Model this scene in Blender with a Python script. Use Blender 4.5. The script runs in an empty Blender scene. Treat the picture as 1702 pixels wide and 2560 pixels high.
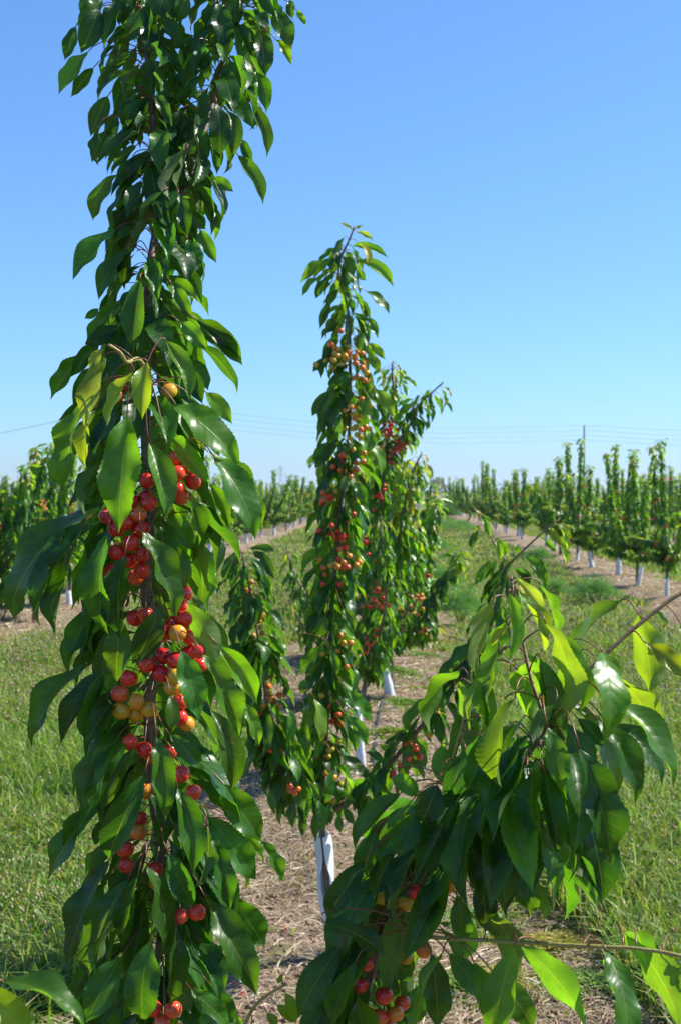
import bpy, math, random
import numpy as np
from mathutils import Vector, Matrix

random.seed(7)
RNG = np.random.default_rng(11)
SC = bpy.context.scene
COL = SC.collection
R = math.radians

# ------------------------------------------------------------------ camera, sky, sun, exposure
F, CX, HY, CH = 3254.0, 851.0, 1227.0, 1.6       # focal length in photo pixels, principal column, horizon row, eye height
cam_d = bpy.data.cameras.new('camera')
cam = bpy.data.objects.new('camera', cam_d); COL.objects.link(cam)
cam.location = (0, 0, CH); cam.rotation_euler = (R(90), 0, 0)
cam_d.sensor_fit = 'VERTICAL'; cam_d.sensor_height = 23.6; cam_d.lens = 23.6 * F / 2560
cam_d.shift_y = (HY - 1280) / 2560
cam_d.clip_start = 0.05; cam_d.clip_end = 20000
cam_d.dof.use_dof = True; cam_d.dof.focus_distance = 1.9; cam_d.dof.aperture_fstop = 9.0
SC.camera = cam

SUN_EL, SUN_AZ = 47.0, 76.0                       # azimuth clockwise from +Y (view direction): sun on the right, a little ahead
world = bpy.data.worlds.new('World'); SC.world = world; world.use_nodes = True
wn = world.node_tree; bg = wn.nodes['Background']
sky = wn.nodes.new('ShaderNodeTexSky'); sky.sky_type = 'NISHITA'; sky.sun_disc = False
sky.sun_elevation = R(SUN_EL); sky.sun_rotation = R(SUN_AZ)
sky.altitude = 50; sky.air_density = 1.0; sky.dust_density = 0.5; sky.ozone_density = 8.0
wb = wn.nodes.new('ShaderNodeMix'); wb.data_type = 'RGBA'; wb.blend_type = 'MULTIPLY'; wb.inputs[0].default_value = 1.0
wb.inputs[7].default_value = (0.80, 1.09, 1.34, 1)      # white balance of the whole sky
gm = wn.nodes.new('ShaderNodeGamma'); gm.inputs[1].default_value = 0.88
wn.links.new(sky.outputs[0], gm.inputs[0]); wn.links.new(gm.outputs[0], wb.inputs[6]); wn.links.new(wb.outputs[2], bg.inputs[0]); bg.inputs[1].default_value = 0.104
sun_d = bpy.data.lights.new('sun', 'SUN'); sun_d.energy = 5.0; sun_d.angle = R(0.53); sun_d.color = (1.0, 0.955, 0.88)
sun = bpy.data.objects.new('sun', sun_d); COL.objects.link(sun); sun.location = (6, 2, 9)
sdir = Vector((math.sin(R(SUN_AZ)) * math.cos(R(SUN_EL)), math.cos(R(SUN_AZ)) * math.cos(R(SUN_EL)), math.sin(R(SUN_EL))))
sun.rotation_euler = sdir.to_track_quat('Z', 'Y').to_euler()
SC.view_settings.view_transform = 'Standard'; SC.view_settings.look = 'None'
SC.view_settings.exposure = 0.86; SC.view_settings.gamma = 1.0
SC.cycles.use_denoising = True
SC.cycles.max_bounces = 8; SC.cycles.transmission_bounces = 6; SC.cycles.diffuse_bounces = 4
SC.cycles.caustics_reflective = False; SC.cycles.caustics_refractive = False

# ------------------------------------------------------------------ helpers
def P(px, py, d):
    return Vector(((px - CX) / F * d, d, CH - (py - HY) / F * d))
def proj(v):
    return (CX + v.x / v.y * F, HY + (CH - v.z) / v.y * F)

REG = {1: (100, 0, 2.24), 2: (0, 800, 2.0907), 3: (0, 1650, 2.0907), 4: (600, 540, 2.6133), 5: (500, 1250, 2.4123),
       6: (520, 1900, 3.574), 7: (1000, 1250, 2.2336), 8: (600, 1850, 1.4229), 9: (900, 880, 5.616)}
def rp(r, x, y):
    ox, oy, s = REG[r]
    return (ox + x / s, oy + y / s)

def link(o):
    COL.objects.link(o); return o
def tag(o, label=None, cat=None, group=None, kind=None):
    if label: o['label'] = label
    if cat: o['category'] = cat
    if group: o['group'] = group
    if kind: o['kind'] = kind
    return o
def empty(name, loc):
    o = bpy.data.objects.new(name, None); o.empty_display_size = 0.1
    o.location = loc; link(o); return o
def mesh_obj(name, verts, faces, mat, parent=None, smooth=True, pinv=None):
    me = bpy.data.meshes.new(name); me.from_pydata([tuple(v) for v in verts], [], faces)
    if smooth: me.shade_smooth()
    mats = mat if isinstance(mat, (list, tuple)) else [mat]
    for m in mats: me.materials.append(m)
    o = bpy.data.objects.new(name, me); link(o)
    if parent:
        o.parent = parent
        o.matrix_parent_inverse = pinv if pinv is not None else Matrix.Translation(-Vector(parent.location))
    return o
def np_mesh(name, V, tris, cols, mat, uv=None):
    """one mesh from numpy arrays: V (n,3), tris (m,3), per-vertex colour (n,3)"""
    me = bpy.data.meshes.new(name)
    n, m = len(V), len(tris)
    me.vertices.add(n); me.vertices.foreach_set('co', V.astype(np.float32).ravel())
    me.loops.add(m * 3); me.loops.foreach_set('vertex_index', tris.astype(np.int32).ravel())
    me.polygons.add(m); me.polygons.foreach_set('loop_start', np.arange(0, m * 3, 3, dtype=np.int32))
    me.polygons.foreach_set('loop_total', np.full(m, 3, dtype=np.int32))
    me.update(calc_edges=True)
    a = me.color_attributes.new('Col', 'FLOAT_COLOR', 'POINT')
    c4 = np.ones((n, 4), np.float32); c4[:, :3] = cols
    a.data.foreach_set('color', c4.ravel())
    if uv is not None:
        l = me.uv_layers.new(name='UVMap'); l.data.foreach_set('uv', uv[tris.ravel()].astype(np.float32).ravel())
    me.shade_smooth(); me.materials.append(mat)
    return me

def smooth_path(pts, rad, sub=4):
    """Catmull-Rom through points; returns lists"""
    n = len(pts); out, ro = [], []
    for i in range(n - 1):
        p0 = pts[max(i - 1, 0)]; p1 = pts[i]; p2 = pts[i + 1]; p3 = pts[min(i + 2, n - 1)]
        for k in range(sub):
            t = k / sub
            out.append(0.5 * ((2 * p1) + (p2 - p0) * t + (2 * p0 - 5 * p1 + 4 * p2 - p3) * t * t + (3 * p1 - p0 - 3 * p2 + p3) * t ** 3))
            ro.append(rad[i] * (1 - t) + rad[i + 1] * t)
    out.append(pts[-1].copy()); ro.append(rad[-1])
    return out, ro
def tube_geo(path, rad, sides=8, base=0):
    V, Fc = [], []
    up = Vector((0.31, 0.2, 0.93)).normalized()
    n = len(path)
    for i in range(n):
        t = (path[min(i + 1, n - 1)] - path[max(i - 1, 0)]).normalized()
        a = t.cross(up)
        if a.length < 0.05: a = t.cross(Vector((1, 0, 0)))
        a.normalize(); b = t.cross(a)
        for k in range(sides):
            w = 2 * math.pi * k / sides
            V.append(path[i] + (a * math.cos(w) + b * math.sin(w)) * rad[i])
    for i in range(n - 1):
        for k in range(sides):
            k2 = (k + 1) % sides
            Fc.append((base + i * sides + k, base + i * sides + k2, base + (i + 1) * sides + k2, base + (i + 1) * sides + k))
    Fc.append(tuple(base + k for k in range(sides))[::-1]); Fc.append(tuple(base + (n - 1) * sides + k for k in range(sides)))
    return V, Fc

# ------------------------------------------------------------------ materials
def new_mat(name):
    m = bpy.data.materials.new(name); m.use_nodes = True
    nt = m.node_tree; p = nt.nodes['Principled BSDF']
    return m, nt, p
def N(nt, typ, **kw):
    n = nt.nodes.new(typ)
    for k, v in kw.items(): setattr(n, k, v)
    return n
def math_n(nt, op, a, b=None, clamp=False):
    n = nt.nodes.new('ShaderNodeMath'); n.operation = op; n.use_clamp = clamp
    for i, x in enumerate((a, b)):
        if x is None: continue
        if isinstance(x, (int, float)): n.inputs[i].default_value = x
        else: nt.links.new(x, n.inputs[i])
    return n.outputs[0]
def maprange(nt, x, a, b, c, d, smooth=True):
    n = nt.nodes.new('ShaderNodeMapRange')
    if smooth: n.interpolation_type = 'SMOOTHSTEP'
    nt.links.new(x, n.inputs[0])
    for i, v in zip((1, 2, 3, 4), (a, b, c, d)): n.inputs[i].default_value = v
    return n.outputs[0]
def mixc(nt, f, a, b, blend='MIX'):
    n = nt.nodes.new('ShaderNodeMix'); n.data_type = 'RGBA'; n.blend_type = blend
    for sock, x in ((n.inputs[0], f), (n.inputs[6], a), (n.inputs[7], b)):
        if isinstance(x, (int, float)): sock.default_value = x
        elif isinstance(x, tuple): sock.default_value = (*x[:3], 1)
        else: nt.links.new(x, sock)
    return n.outputs[2]
def noise_n(nt, scale, detail=3, rough=0.55, vec=None, dim='3D'):
    n = nt.nodes.new('ShaderNodeTexNoise'); n.noise_dimensions = dim
    n.inputs['Scale'].default_value = scale; n.inputs['Detail'].default_value = detail; n.inputs['Roughness'].default_value = rough
    if vec is not None: nt.links.new(vec, n.inputs['Vector'])
    return n.outputs[0]

def leaf_material(name, source, veins=True, trans=0.38):
    m, nt, p = new_mat(name); L = nt.links
    if source == 'obj': col = N(nt, 'ShaderNodeObjectInfo').outputs['Color']
    else: col = N(nt, 'ShaderNodeVertexColor', layer_name='Col').outputs['Color']
    geo = N(nt, 'ShaderNodeNewGeometry'); back = geo.outputs['Backfacing']
    tc = N(nt, 'ShaderNodeTexCoord')
    big = noise_n(nt, 28.0, 2, 0.6, geo.outputs['Position'])
    var = maprange(nt, big, 0.3, 0.7, 0.78, 1.22)
    vm = N(nt, 'ShaderNodeVectorMath', operation='SCALE'); L.new(col, vm.inputs[0]); L.new(var, vm.inputs['Scale'])
    base = vm.outputs[0]
    spot = noise_n(nt, 95.0, 3, 0.6, geo.outputs['Position']); sw = noise_n(nt, 7.0, 2, 0.5, geo.outputs['Position'])
    blem = math_n(nt, 'MULTIPLY', maprange(nt, spot, 0.66, 0.72, 0, 0.8), maprange(nt, sw, 0.5, 0.62, 0, 1))
    base = mixc(nt, blem, base, (0.13, 0.085, 0.03))
    height = None
    if veins:
        sep = N(nt, 'ShaderNodeSeparateXYZ'); L.new(tc.outputs['UV'], sep.inputs[0])
        u, v = sep.outputs[0], sep.outputs[1]
        vv = math_n(nt, 'ABSOLUTE', math_n(nt, 'SUBTRACT', math_n(nt, 'MULTIPLY', v, 2.0), 1.0))
        s = math_n(nt, 'SUBTRACT', math_n(nt, 'MULTIPLY', u, 10.0), math_n(nt, 'MULTIPLY', vv, 1.35))
        dist = math_n(nt, 'ABSOLUTE', math_n(nt, 'SUBTRACT', math_n(nt, 'FRACT', s), 0.5))
        vein = maprange(nt, dist, 0.43, 0.5, 0.0, 1.0)
        vein = math_n(nt, 'MULTIPLY', vein, maprange(nt, vv, 0.55, 0.95, 1.0, 0.0))
        mid = maprange(nt, vv, 0.012, 0.05, 1.0, 0.0)
        mask = math_n(nt, 'MAXIMUM', mid, math_n(nt, 'MULTIPLY', vein, 0.32))
        vcol = mixc(nt, 0.45, base, (0.30, 0.36, 0.07))
        base = mixc(nt, math_n(nt, 'MULTIPLY', mask, 0.6), base, vcol)
        height = math_n(nt, 'SUBTRACT', math_n(nt, 'MULTIPLY', maprange(nt, dist, 0.0, 0.5, 1.0, 0.0), 0.6), mask)
    under = mixc(nt, 0.5, base, (0.15, 0.22, 0.085))
    shown = mixc(nt, back, base, under)
    L.new(shown, p.inputs['Base Color'])
    rr = math_n(nt, 'ADD', math_n(nt, 'MULTIPLY', back, 0.22), 0.35)
    fine = noise_n(nt, 190.0, 2, 0.6, geo.outputs['Position'])
    L.new(math_n(nt, 'ADD', rr, math_n(nt, 'MULTIPLY', math_n(nt, 'SUBTRACT', fine, 0.5), 0.16)), p.inputs['Roughness'])
    p.inputs['Specular IOR Level'].default_value = 0.36
    if height is not None:
        b = N(nt, 'ShaderNodeBump'); b.inputs['Strength'].default_value = 0.3; b.inputs['Distance'].default_value = 0.0008
        L.new(height, b.inputs['Height']); L.new(b.outputs[0], p.inputs['Normal'])
    tr = N(nt, 'ShaderNodeBsdfTranslucent')
    tcol = N(nt, 'ShaderNodeVectorMath', operation='MULTIPLY'); L.new(base, tcol.inputs[0]); tcol.inputs[1].default_value = (5.6, 4.1, 0.8)
    tmin = N(nt, 'ShaderNodeVectorMath', operation='MINIMUM'); L.new(tcol.outputs[0], tmin.inputs[0]); tmin.inputs[1].default_value = (0.66, 0.86, 0.3)
    L.new(tmin.outputs[0], tr.inputs['Color'])
    mx = N(nt, 'ShaderNodeMixShader'); mx.inputs[0].default_value = trans
    L.new(p.outputs[0], mx.inputs[1]); L.new(tr.outputs[0], mx.inputs[2])
    L.new(mx.outputs[0], nt.nodes['Material Output'].inputs['Surface'])
    return m
M_LEAF = leaf_material('leaf', 'obj')
M_LEAF_V = leaf_material('leaf_massed', 'attr')
M_LEAF_FAR = leaf_material('leaf_far', 'attr', veins=False)

def grass_material(name, trans=0.3, rough=0.55):
    m, nt, p = new_mat(name); L = nt.links
    col = N(nt, 'ShaderNodeVertexColor', layer_name='Col').outputs['Color']
    L.new(col, p.inputs['Base Color']); p.inputs['Roughness'].default_value = rough; p.inputs['Specular IOR Level'].default_value = 0.35
    tr = N(nt, 'ShaderNodeBsdfTranslucent')
    tcol = N(nt, 'ShaderNodeVectorMath', operation='MULTIPLY'); L.new(col, tcol.inputs[0]); tcol.inputs[1].default_value = (2.2, 2.4, 0.9)
    L.new(tcol.outputs[0], tr.inputs['Color'])
    mx = N(nt, 'ShaderNodeMixShader'); mx.inputs[0].default_value = trans
    L.new(p.outputs[0], mx.inputs[1]); L.new(tr.outputs[0], mx.inputs[2]); L.new(mx.outputs[0], nt.nodes['Material Output'].inputs['Surface'])
    return m
M_GRASS = grass_material('grass_blade')
M_STRAW = grass_material('dry_straw', 0.12, 0.6)

def bark_material(name, c1, c2, rough=0.55):
    m, nt, p = new_mat(name); L = nt.links
    geo = N(nt, 'ShaderNodeNewGeometry')
    mp = N(nt, 'ShaderNodeMapping'); mp.inputs['Scale'].default_value = (1, 1, 3.2); L.new(geo.outputs['Position'], mp.inputs[0])
    n1 = noise_n(nt, 34, 4, 0.65, mp.outputs[0]); n2 = noise_n(nt, 170, 3, 0.6, mp.outputs[0])
    c = mixc(nt, maprange(nt, n1, 0.3, 0.7, 0, 1), c1, c2)
    c = mixc(nt, maprange(nt, n2, 0.58, 0.68, 0, 0.6), c, (0.30, 0.24, 0.18))
    L.new(c, p.inputs['Base Color']); p.inputs['Roughness'].default_value = rough
    b = N(nt, 'ShaderNodeBump'); b.inputs['Strength'].default_value = 0.5; b.inputs['Distance'].default_value = 0.003
    L.new(n2, b.inputs['Height']); L.new(b.outputs[0], p.inputs['Normal'])
    return m
M_BARK = bark_material('cherry_bark', (0.10, 0.072, 0.058), (0.21, 0.165, 0.135))
M_SHOOT = bark_material('young_shoot', (0.26, 0.17, 0.05), (0.20, 0.11, 0.055), 0.45)
M_SHOOT_G = bark_material('green_shoot', (0.27, 0.27, 0.06), (0.32, 0.22, 0.07), 0.45)

def plain(name, c, rough=0.5, spec=0.5):
    m, nt, p = new_mat(name)
    geo = N(nt, 'ShaderNodeNewGeometry'); n1 = noise_n(nt, 40, 3, 0.6, geo.outputs['Position'])
    d = tuple(x * 0.72 for x in c)
    nt.links.new(mixc(nt, n1, c, d), p.inputs['Base Color']); p.inputs['Roughness'].default_value = rough; p.inputs['Specular IOR Level'].default_value = spec
    return m
M_PETIOLE = plain('petiole', (0.22, 0.07, 0.035), 0.4)
M_STALK = plain('cherry_stalk', (0.22, 0.25, 0.06), 0.45)
M_HOSE = plain('hose_plastic', (0.035, 0.036, 0.04), 0.42)
M_STEEL = plain('galvanised_steel', (0.30, 0.33, 0.36), 0.5)
M_WIRE = plain('cable', (0.10, 0.11, 0.12), 0.5)
M_POLE = plain('pole_wood', (0.10, 0.09, 0.075), 0.8)
M_BRICK = plain('brick_render', (0.34, 0.21, 0.15), 0.85)
M_ROOF = plain('roof_tile', (0.30, 0.14, 0.09), 0.8)

def cherry_material(name, source):
    m, nt, p = new_mat(name); L = nt.links
    if source == 'obj':
        oi = N(nt, 'ShaderNodeObjectInfo'); col = oi.outputs['Color']
    else: col = N(nt, 'ShaderNodeVertexColor', layer_name='Col').outputs['Color']
    sep = N(nt, 'ShaderNodeSeparateColor'); L.new(col, sep.inputs[0])
    ripe = sep.outputs[0]
    geo = N(nt, 'ShaderNodeNewGeometry')
    n1 = noise_n(nt, 36, 2, 0.5, geo.outputs['Position']); n2 = noise_n(nt, 420, 2, 0.6, geo.outputs['Position'])
    s = math_n(nt, 'ADD', math_n(nt, 'ADD', ripe, math_n(nt, 'MULTIPLY', math_n(nt, 'SUBTRACT', n1, 0.5), 0.5)), math_n(nt, 'MULTIPLY', math_n(nt, 'SUBTRACT', n2, 0.5), 0.28))
    cr = N(nt, 'ShaderNodeValToRGB'); L.new(s, cr.inputs[0])
    e = cr.color_ramp.elements
    e[0].position = 0.0; e[0].color = (0.46, 0.40, 0.03, 1)
    e[1].position = 1.0; e[1].color = (0.50, 0.015, 0.016, 1)
    for pos, c in ((0.25, (0.66, 0.33, 0.028)), (0.42, (0.70, 0.19, 0.03)), (0.6, (0.66, 0.11, 0.03)), (0.8, (0.72, 0.036, 0.022))):
        x = e.new(pos); x.color = (*c, 1)
    L.new(cr.outputs[0], p.inputs['Base Color'])
    p.inputs['Roughness'].default_value = 0.16; p.inputs['Specular IOR Level'].default_value = 0.55
    p.inputs['Subsurface Weight'].default_value = 0.12; p.inputs['Subsurface Radius'].default_value = (0.01, 0.003, 0.002); p.inputs['Subsurface Scale'].default_value = 0.6
    return m
M_CHERRY = cherry_material('cherry_skin', 'obj')
M_CHERRY_V = cherry_material('cherry_skin_massed', 'attr')

def guard_material():
    m, nt, p = new_mat('white_guard_plastic'); L = nt.links
    geo = N(nt, 'ShaderNodeNewGeometry'); sep = N(nt, 'ShaderNodeSeparateXYZ'); L.new(geo.outputs['Position'], sep.inputs[0])
    n1 = noise_n(nt, 22, 4, 0.6, geo.outputs['Position'])
    dirt = math_n(nt, 'MULTIPLY', maprange(nt, sep.outputs[2], 0.0, 0.14, 0.6, 0.0), n1)
    c = mixc(nt, dirt, (0.78, 0.80, 0.81), (0.33, 0.23, 0.15))
    c = mixc(nt, maprange(nt, n1, 0.55, 0.75, 0, 0.25), c, (0.55, 0.55, 0.53))
    L.new(c, p.inputs['Base Color']); p.inputs['Roughness'].default_value = 0.42
    tr = N(nt, 'ShaderNodeBsdfTranslucent'); tr.inputs[0].default_value = (0.75, 0.8, 0.85, 1)
    mx = N(nt, 'ShaderNodeMixShader'); mx.inputs[0].default_value = 0.18
    L.new(p.outputs[0], mx.inputs[1]); L.new(tr.outputs[0], mx.inputs[2]); L.new(mx.outputs[0], nt.nodes['Material Output'].inputs['Surface'])
    return m
M_GUARD = guard_material()

# rows of the orchard run along the direction (SLOPE, 1); lateral coordinate = x - SLOPE*y
SLOPE, ROW0, PITCH, STRIP = 0.041, -0.22, 4.4, 0.85
def ground_material():
    m, nt, p = new_mat('orchard_floor'); L = nt.links
    geo = N(nt, 'ShaderNodeNewGeometry'); sep = N(nt, 'ShaderNodeSeparateXYZ'); L.new(geo.outputs['Position'], sep.inputs[0])
    x, y = sep.outputs[0], sep.outputs[1]
    lat = math_n(nt, 'SUBTRACT', math_n(nt, 'SUBTRACT', x, math_n(nt, 'MULTIPLY', y, SLOPE)), ROW0)
    ph = math_n(nt, 'FRACT', math_n(nt, 'ADD', math_n(nt, 'DIVIDE', lat, PITCH), 100.5))
    dist = math_n(nt, 'MULTIPLY', math_n(nt, 'ABSOLUTE', math_n(nt, 'SUBTRACT', ph, 0.5)), PITCH)
    n_edge = noise_n(nt, 2.2, 4, 0.6, geo.outputs['Position'])
    d2 = math_n(nt, 'ADD', dist, math_n(nt, 'MULTIPLY', math_n(nt, 'SUBTRACT', n_edge, 0.5), 0.9))
    green = maprange(nt, d2, STRIP - 0.12, STRIP + 0.16, 0, 1)
    n1 = noise_n(nt, 3.0, 5, 0.65, geo.outputs['Position']); n2 = noise_n(nt, 42.0, 5, 0.7, geo.outputs['Position']); n3 = noise_n(nt, 0.5, 3, 0.5, geo.outputs['Position'])
    soil = mixc(nt, maprange(nt, n1, 0.35, 0.65, 0, 1), (0.27, 0.185, 0.12), (0.33, 0.25, 0.175))
    soil = mixc(nt, maprange(nt, n2, 0.4, 0.72, 0, 0.85), soil, (0.15, 0.10, 0.068))
    turf = mixc(nt, maprange(nt, n1, 0.35, 0.65, 0, 1), (0.11, 0.135, 0.04), (0.20, 0.20, 0.075))
    turf = mixc(nt, maprange(nt, n2, 0.35, 0.7, 0, 0.7), turf, (0.06, 0.085, 0.022))
    turf = mixc(nt, maprange(nt, n3, 0.45, 0.62, 0, 0.6), turf, (0.24, 0.19, 0.10))
    weeds = mixc(nt, maprange(nt, n1, 0.5, 0.62, 0, 0.55), soil, (0.16, 0.17, 0.04))
    c = mixc(nt, green, weeds, turf)
    # the land beyond the orchard: fallow, a green crop, stubble, woodland
    yw = math_n(nt, 'ADD', y, math_n(nt, 'MULTIPLY', math_n(nt, 'SUBTRACT', noise_n(nt, 0.02, 2, 0.5, geo.outputs['Position']), 0.5), 30.0))
    for y0, col in ((112, (0.13, 0.115, 0.10)), (165, (0.085, 0.14, 0.035)), (255, (0.30, 0.25, 0.16)), (420, (0.12, 0.16, 0.06)), (900, (0.20, 0.20, 0.13))):
        c = mixc(nt, maprange(nt, yw, y0, y0 + 8, 0, 1), c, mixc(nt, maprange(nt, n3, 0.3, 0.7, 0, 1), col, tuple(k * 0.72 for k in col)))
    L.new(c, p.inputs['Base Color']); p.inputs['Roughness'].default_value = 0.95; p.inputs['Specular IOR Level'].default_value = 0.15
    b = N(nt, 'ShaderNodeBump'); b.inputs['Strength'].default_value = 0.9; b.inputs['Distance'].default_value = 0.03
    L.new(n2, b.inputs['Height']); L.new(b.outputs[0], p.inputs['Normal'])
    return m
M_GROUND = ground_material()

def row_dist(x, y):
    lat = x - SLOPE * y - ROW0
    return np.abs((lat / PITCH + 100.5) % 1.0 - 0.5) * PITCH
def vnoise(x, y, s, seed=0):
    """cheap smooth value noise on numpy arrays"""
    x = x * s + seed * 17.3; y = y * s + seed * 9.1
    xi, yi = np.floor(x), np.floor(y); fx, fy = x - xi, y - yi
    fx, fy = fx * fx * (3 - 2 * fx), fy * fy * (3 - 2 * fy)
    h = lambda a, b: np.modf(np.abs(np.sin(a * 127.1 + b * 311.7) * 43758.5453))[0]
    return (h(xi, yi) * (1 - fx) + h(xi + 1, yi) * fx) * (1 - fy) + (h(xi, yi + 1) * (1 - fx) + h(xi + 1, yi + 1) * fx) * fy
def ground_z(x, y):
    x = np.asarray(x, float); y = np.asarray(y, float)
    near = np.clip((60 - np.abs(y)) / 30, 0, 1)
    berm = 0.05 * np.exp(-(row_dist(x, y) / 0.5) ** 2) * np.clip((108 - y) / 8, 0, 1)
    return near * ((vnoise(x, y, 1.3, 1) - 0.5) * 0.05 + (vnoise(x, y, 5.0, 2) - 0.5) * 0.022) + berm - 0.02

# ------------------------------------------------------------------ ground: one sheet, fine near the camera, out to the horizon
def build_ground():
    xs = np.unique(np.concatenate([np.linspace(-9000, -120, 14), np.linspace(-120, -12, 28), np.linspace(-12, -3.2, 36), np.linspace(-3.2, 4.0, 130), np.linspace(4.0, 14, 40), np.linspace(14, 120, 28), np.linspace(120, 9000, 14)]))
    ys = np.unique(np.concatenate([np.linspace(-400, -6, 10), np.linspace(-6, 3, 20), np.linspace(3, 12, 150), np.linspace(12, 30, 110), np.linspace(30, 130, 110), np.linspace(130, 900, 30), np.linspace(900, 14000, 14)]))
    X, Y = np.meshgrid(xs, ys); Z = ground_z(X, Y)
    V = np.stack([X, Y, Z], -1).reshape(-1, 3); nx, ny = len(xs), len(ys)
    i = np.arange(nx - 1)[None, :] + nx * np.arange(ny - 1)[:, None]; i = i.ravel()
    tris = np.concatenate([np.stack([i, i + 1, i + nx + 1], 1), np.stack([i, i + nx + 1, i + nx], 1)])
    me = np_mesh('ground', V, tris, np.full((len(V), 3), 0.2), M_GROUND)
    o = link(bpy.data.objects.new('ground', me)); tag(o, kind='structure')
build_ground()

# ------------------------------------------------------------------ leaf meshes (shared): base at the origin, tip at (1,0,0), upper face +Z
PROF_T = np.array([0, .04, .10, .2, .32, .44, .56, .68, .78, .86, .92, .96, 1.0])
PROF_W = np.array([.02, .21, .43, .71, .91, .99, 1.0, .87, .64, .37, .17, .07, 0.0])
def leaf_arrays(rows, cols, fold, curl, wave, twist, tooth, seed, bend=0.0):
    rnd = random.Random(seed)
    ts = np.linspace(0, 1, rows + 1)
    ang = curl * (0.5 - ts) + 0.5 * curl * np.where(ts > 0.75, -(ts - 0.75) * 2.0, 0)
    dx, dz = np.cos(ang), np.sin(ang)
    cx = np.concatenate([[0], np.cumsum((dx[1:] + dx[:-1]) / 2)]) / rows; cz = np.concatenate([[0], np.cumsum((dz[1:] + dz[:-1]) / 2)]) / rows
    a = math.atan2(cz[-1], cx[-1]); L = math.hypot(cx[-1], cz[-1])
    cx, cz = (cx * math.cos(a) + cz * math.sin(a)) / L, (-cx * math.sin(a) + cz * math.cos(a)) / L
    cy = bend * np.sin(np.pi * ts)
    hw = np.interp(ts, PROF_T, PROF_W) * 0.215
    vs = np.linspace(-1, 1, cols + 1)
    ph = [rnd.uniform(0, 6.28), rnd.uniform(0, 6.28)]; fr = [rnd.uniform(1.4, 2.6), rnd.uniform(1.4, 2.6)]
    V, UV = [], []
    for i, t in enumerate(ts):
        tw = twist * (t - 0.4)
        for v in vs:
            e = 1.0
            if abs(v) > 0.99 and tooth: e = 1 + tooth * (1 if i % 2 else -0.6)
            s = 0 if v < 0 else 1
            yy = v * hw[i] * e * math.cos(fold)
            zz = abs(v) * hw[i] * math.sin(fold) * (0.6 + 0.4 * abs(v)) + wave * (v * v) * math.sin(6.28 * fr[s] * t + ph[s]) * min(1, hw[i] / 0.12)
            y2 = yy * math.cos(tw) - zz * math.sin(tw); z2 = yy * math.sin(tw) + zz * math.cos(tw)
            V.append((cx[i], cy[i] + y2, cz[i] + z2)); UV.append((t, v * 0.5 + 0.5))
    c = cols + 1; T = []
    for i in range(rows):
        for j in range(cols):
            q = i * c + j
            T.append((q, q + c, q + c + 1)); T.append((q, q + c + 1, q + 1))
    return np.array(V), np.array(T), np.array(UV)
def leaf_shared(name, arr):
    V, T, UV = arr
    me = np_mesh(name, V, T, np.full((len(V), 3), 0.1), M_LEAF, UV)
    return me
HD, HDA, MD, MDA, LD = [], [], [], [], []
for k in range(22):
    rnd = random.Random(100 + k)
    prm = dict(fold=rnd.uniform(0.12, 0.75), curl=rnd.uniform(0.35, 1.5), wave=rnd.uniform(0.018, 0.06), twist=rnd.uniform(-0.75, 0.75), bend=rnd.uniform(-0.05, 0.05), seed=k)
    HD.append(leaf_shared('leaf_hd', leaf_arrays(42, 6, tooth=0.045, **prm)))
    MDA.append(leaf_arrays(12, 4, tooth=0.03, **prm)); MD.append(leaf_shared('leaf_md', MDA[-1]))
    LD.append(leaf_arrays(4, 2, tooth=0, **prm))

MATURE, MID, BRIGHT, YOUNG, BRONZE = (0.019, 0.072, 0.009), (0.030, 0.102, 0.010), (0.054, 0.148, 0.012), (0.100, 0.185, 0.018), (0.24, 0.19, 0.030)
def kcol(k, rnd):
    c = {'g': MATURE, 'b': MID, 'u': MATURE, 'h': BRIGHT, 'v': BRIGHT, 'y': YOUNG, 'w': YOUNG, 'o': BRONZE}[k]
    f = rnd.uniform(0.72, 1.42); g = rnd.uniform(0.85, 1.2)
    return (c[0] * f * g, c[1] * f, c[2] * f)

def leaf_matrix(base, tip, nrm, width):
    ax = tip - base; L = ax.length; ax.normalize()
    z = nrm - ax * nrm.dot(ax)
    if z.length < 1e-4: z = ax.orthogonal()
    z.normalize(); y = z.cross(ax)
    ws = width / 0.445
    return Matrix(((ax.x * L, y.x * ws, z.x * L * 0.9, base.x), (ax.y * L, y.y * ws, z.y * L * 0.9, base.y), (ax.z * L, y.z * ws, z.z * L * 0.9, base.z), (0, 0, 0, 1)))

# cherries
def cherry_arrays(nu, nv):
    V, T = [], []
    for i in range(nv + 1):
        th = math.pi * i / nv
        for j in range(nu):
            ph = 2 * math.pi * j / nu
            r = 1 - 0.30 * math.exp(-(th / 0.34) ** 2) + 0.05 * math.sin(th) * math.cos(2 * ph) - 0.03 * math.exp(-((math.pi - th) / 0.25) ** 2)
            V.append((r * math.sin(th) * math.cos(ph), r * math.sin(th) * math.sin(ph) * 0.94, r * math.cos(th) * 0.97))
    for i in range(nv):
        for j in range(nu):
            a, b = i * nu + j, i * nu + (j + 1) % nu
            T.append((a, a + nu, b + nu)); T.append((a, b + nu, b))
    return np.array(V), np.array(T)
CH_A = cherry_arrays(18, 12); CH_B = cherry_arrays(6, 5)
CHERRY_ME = np_mesh('cherry', CH_A[0], CH_A[1], np.full((len(CH_A[0]), 3), 0.5), M_CHERRY)

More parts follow.
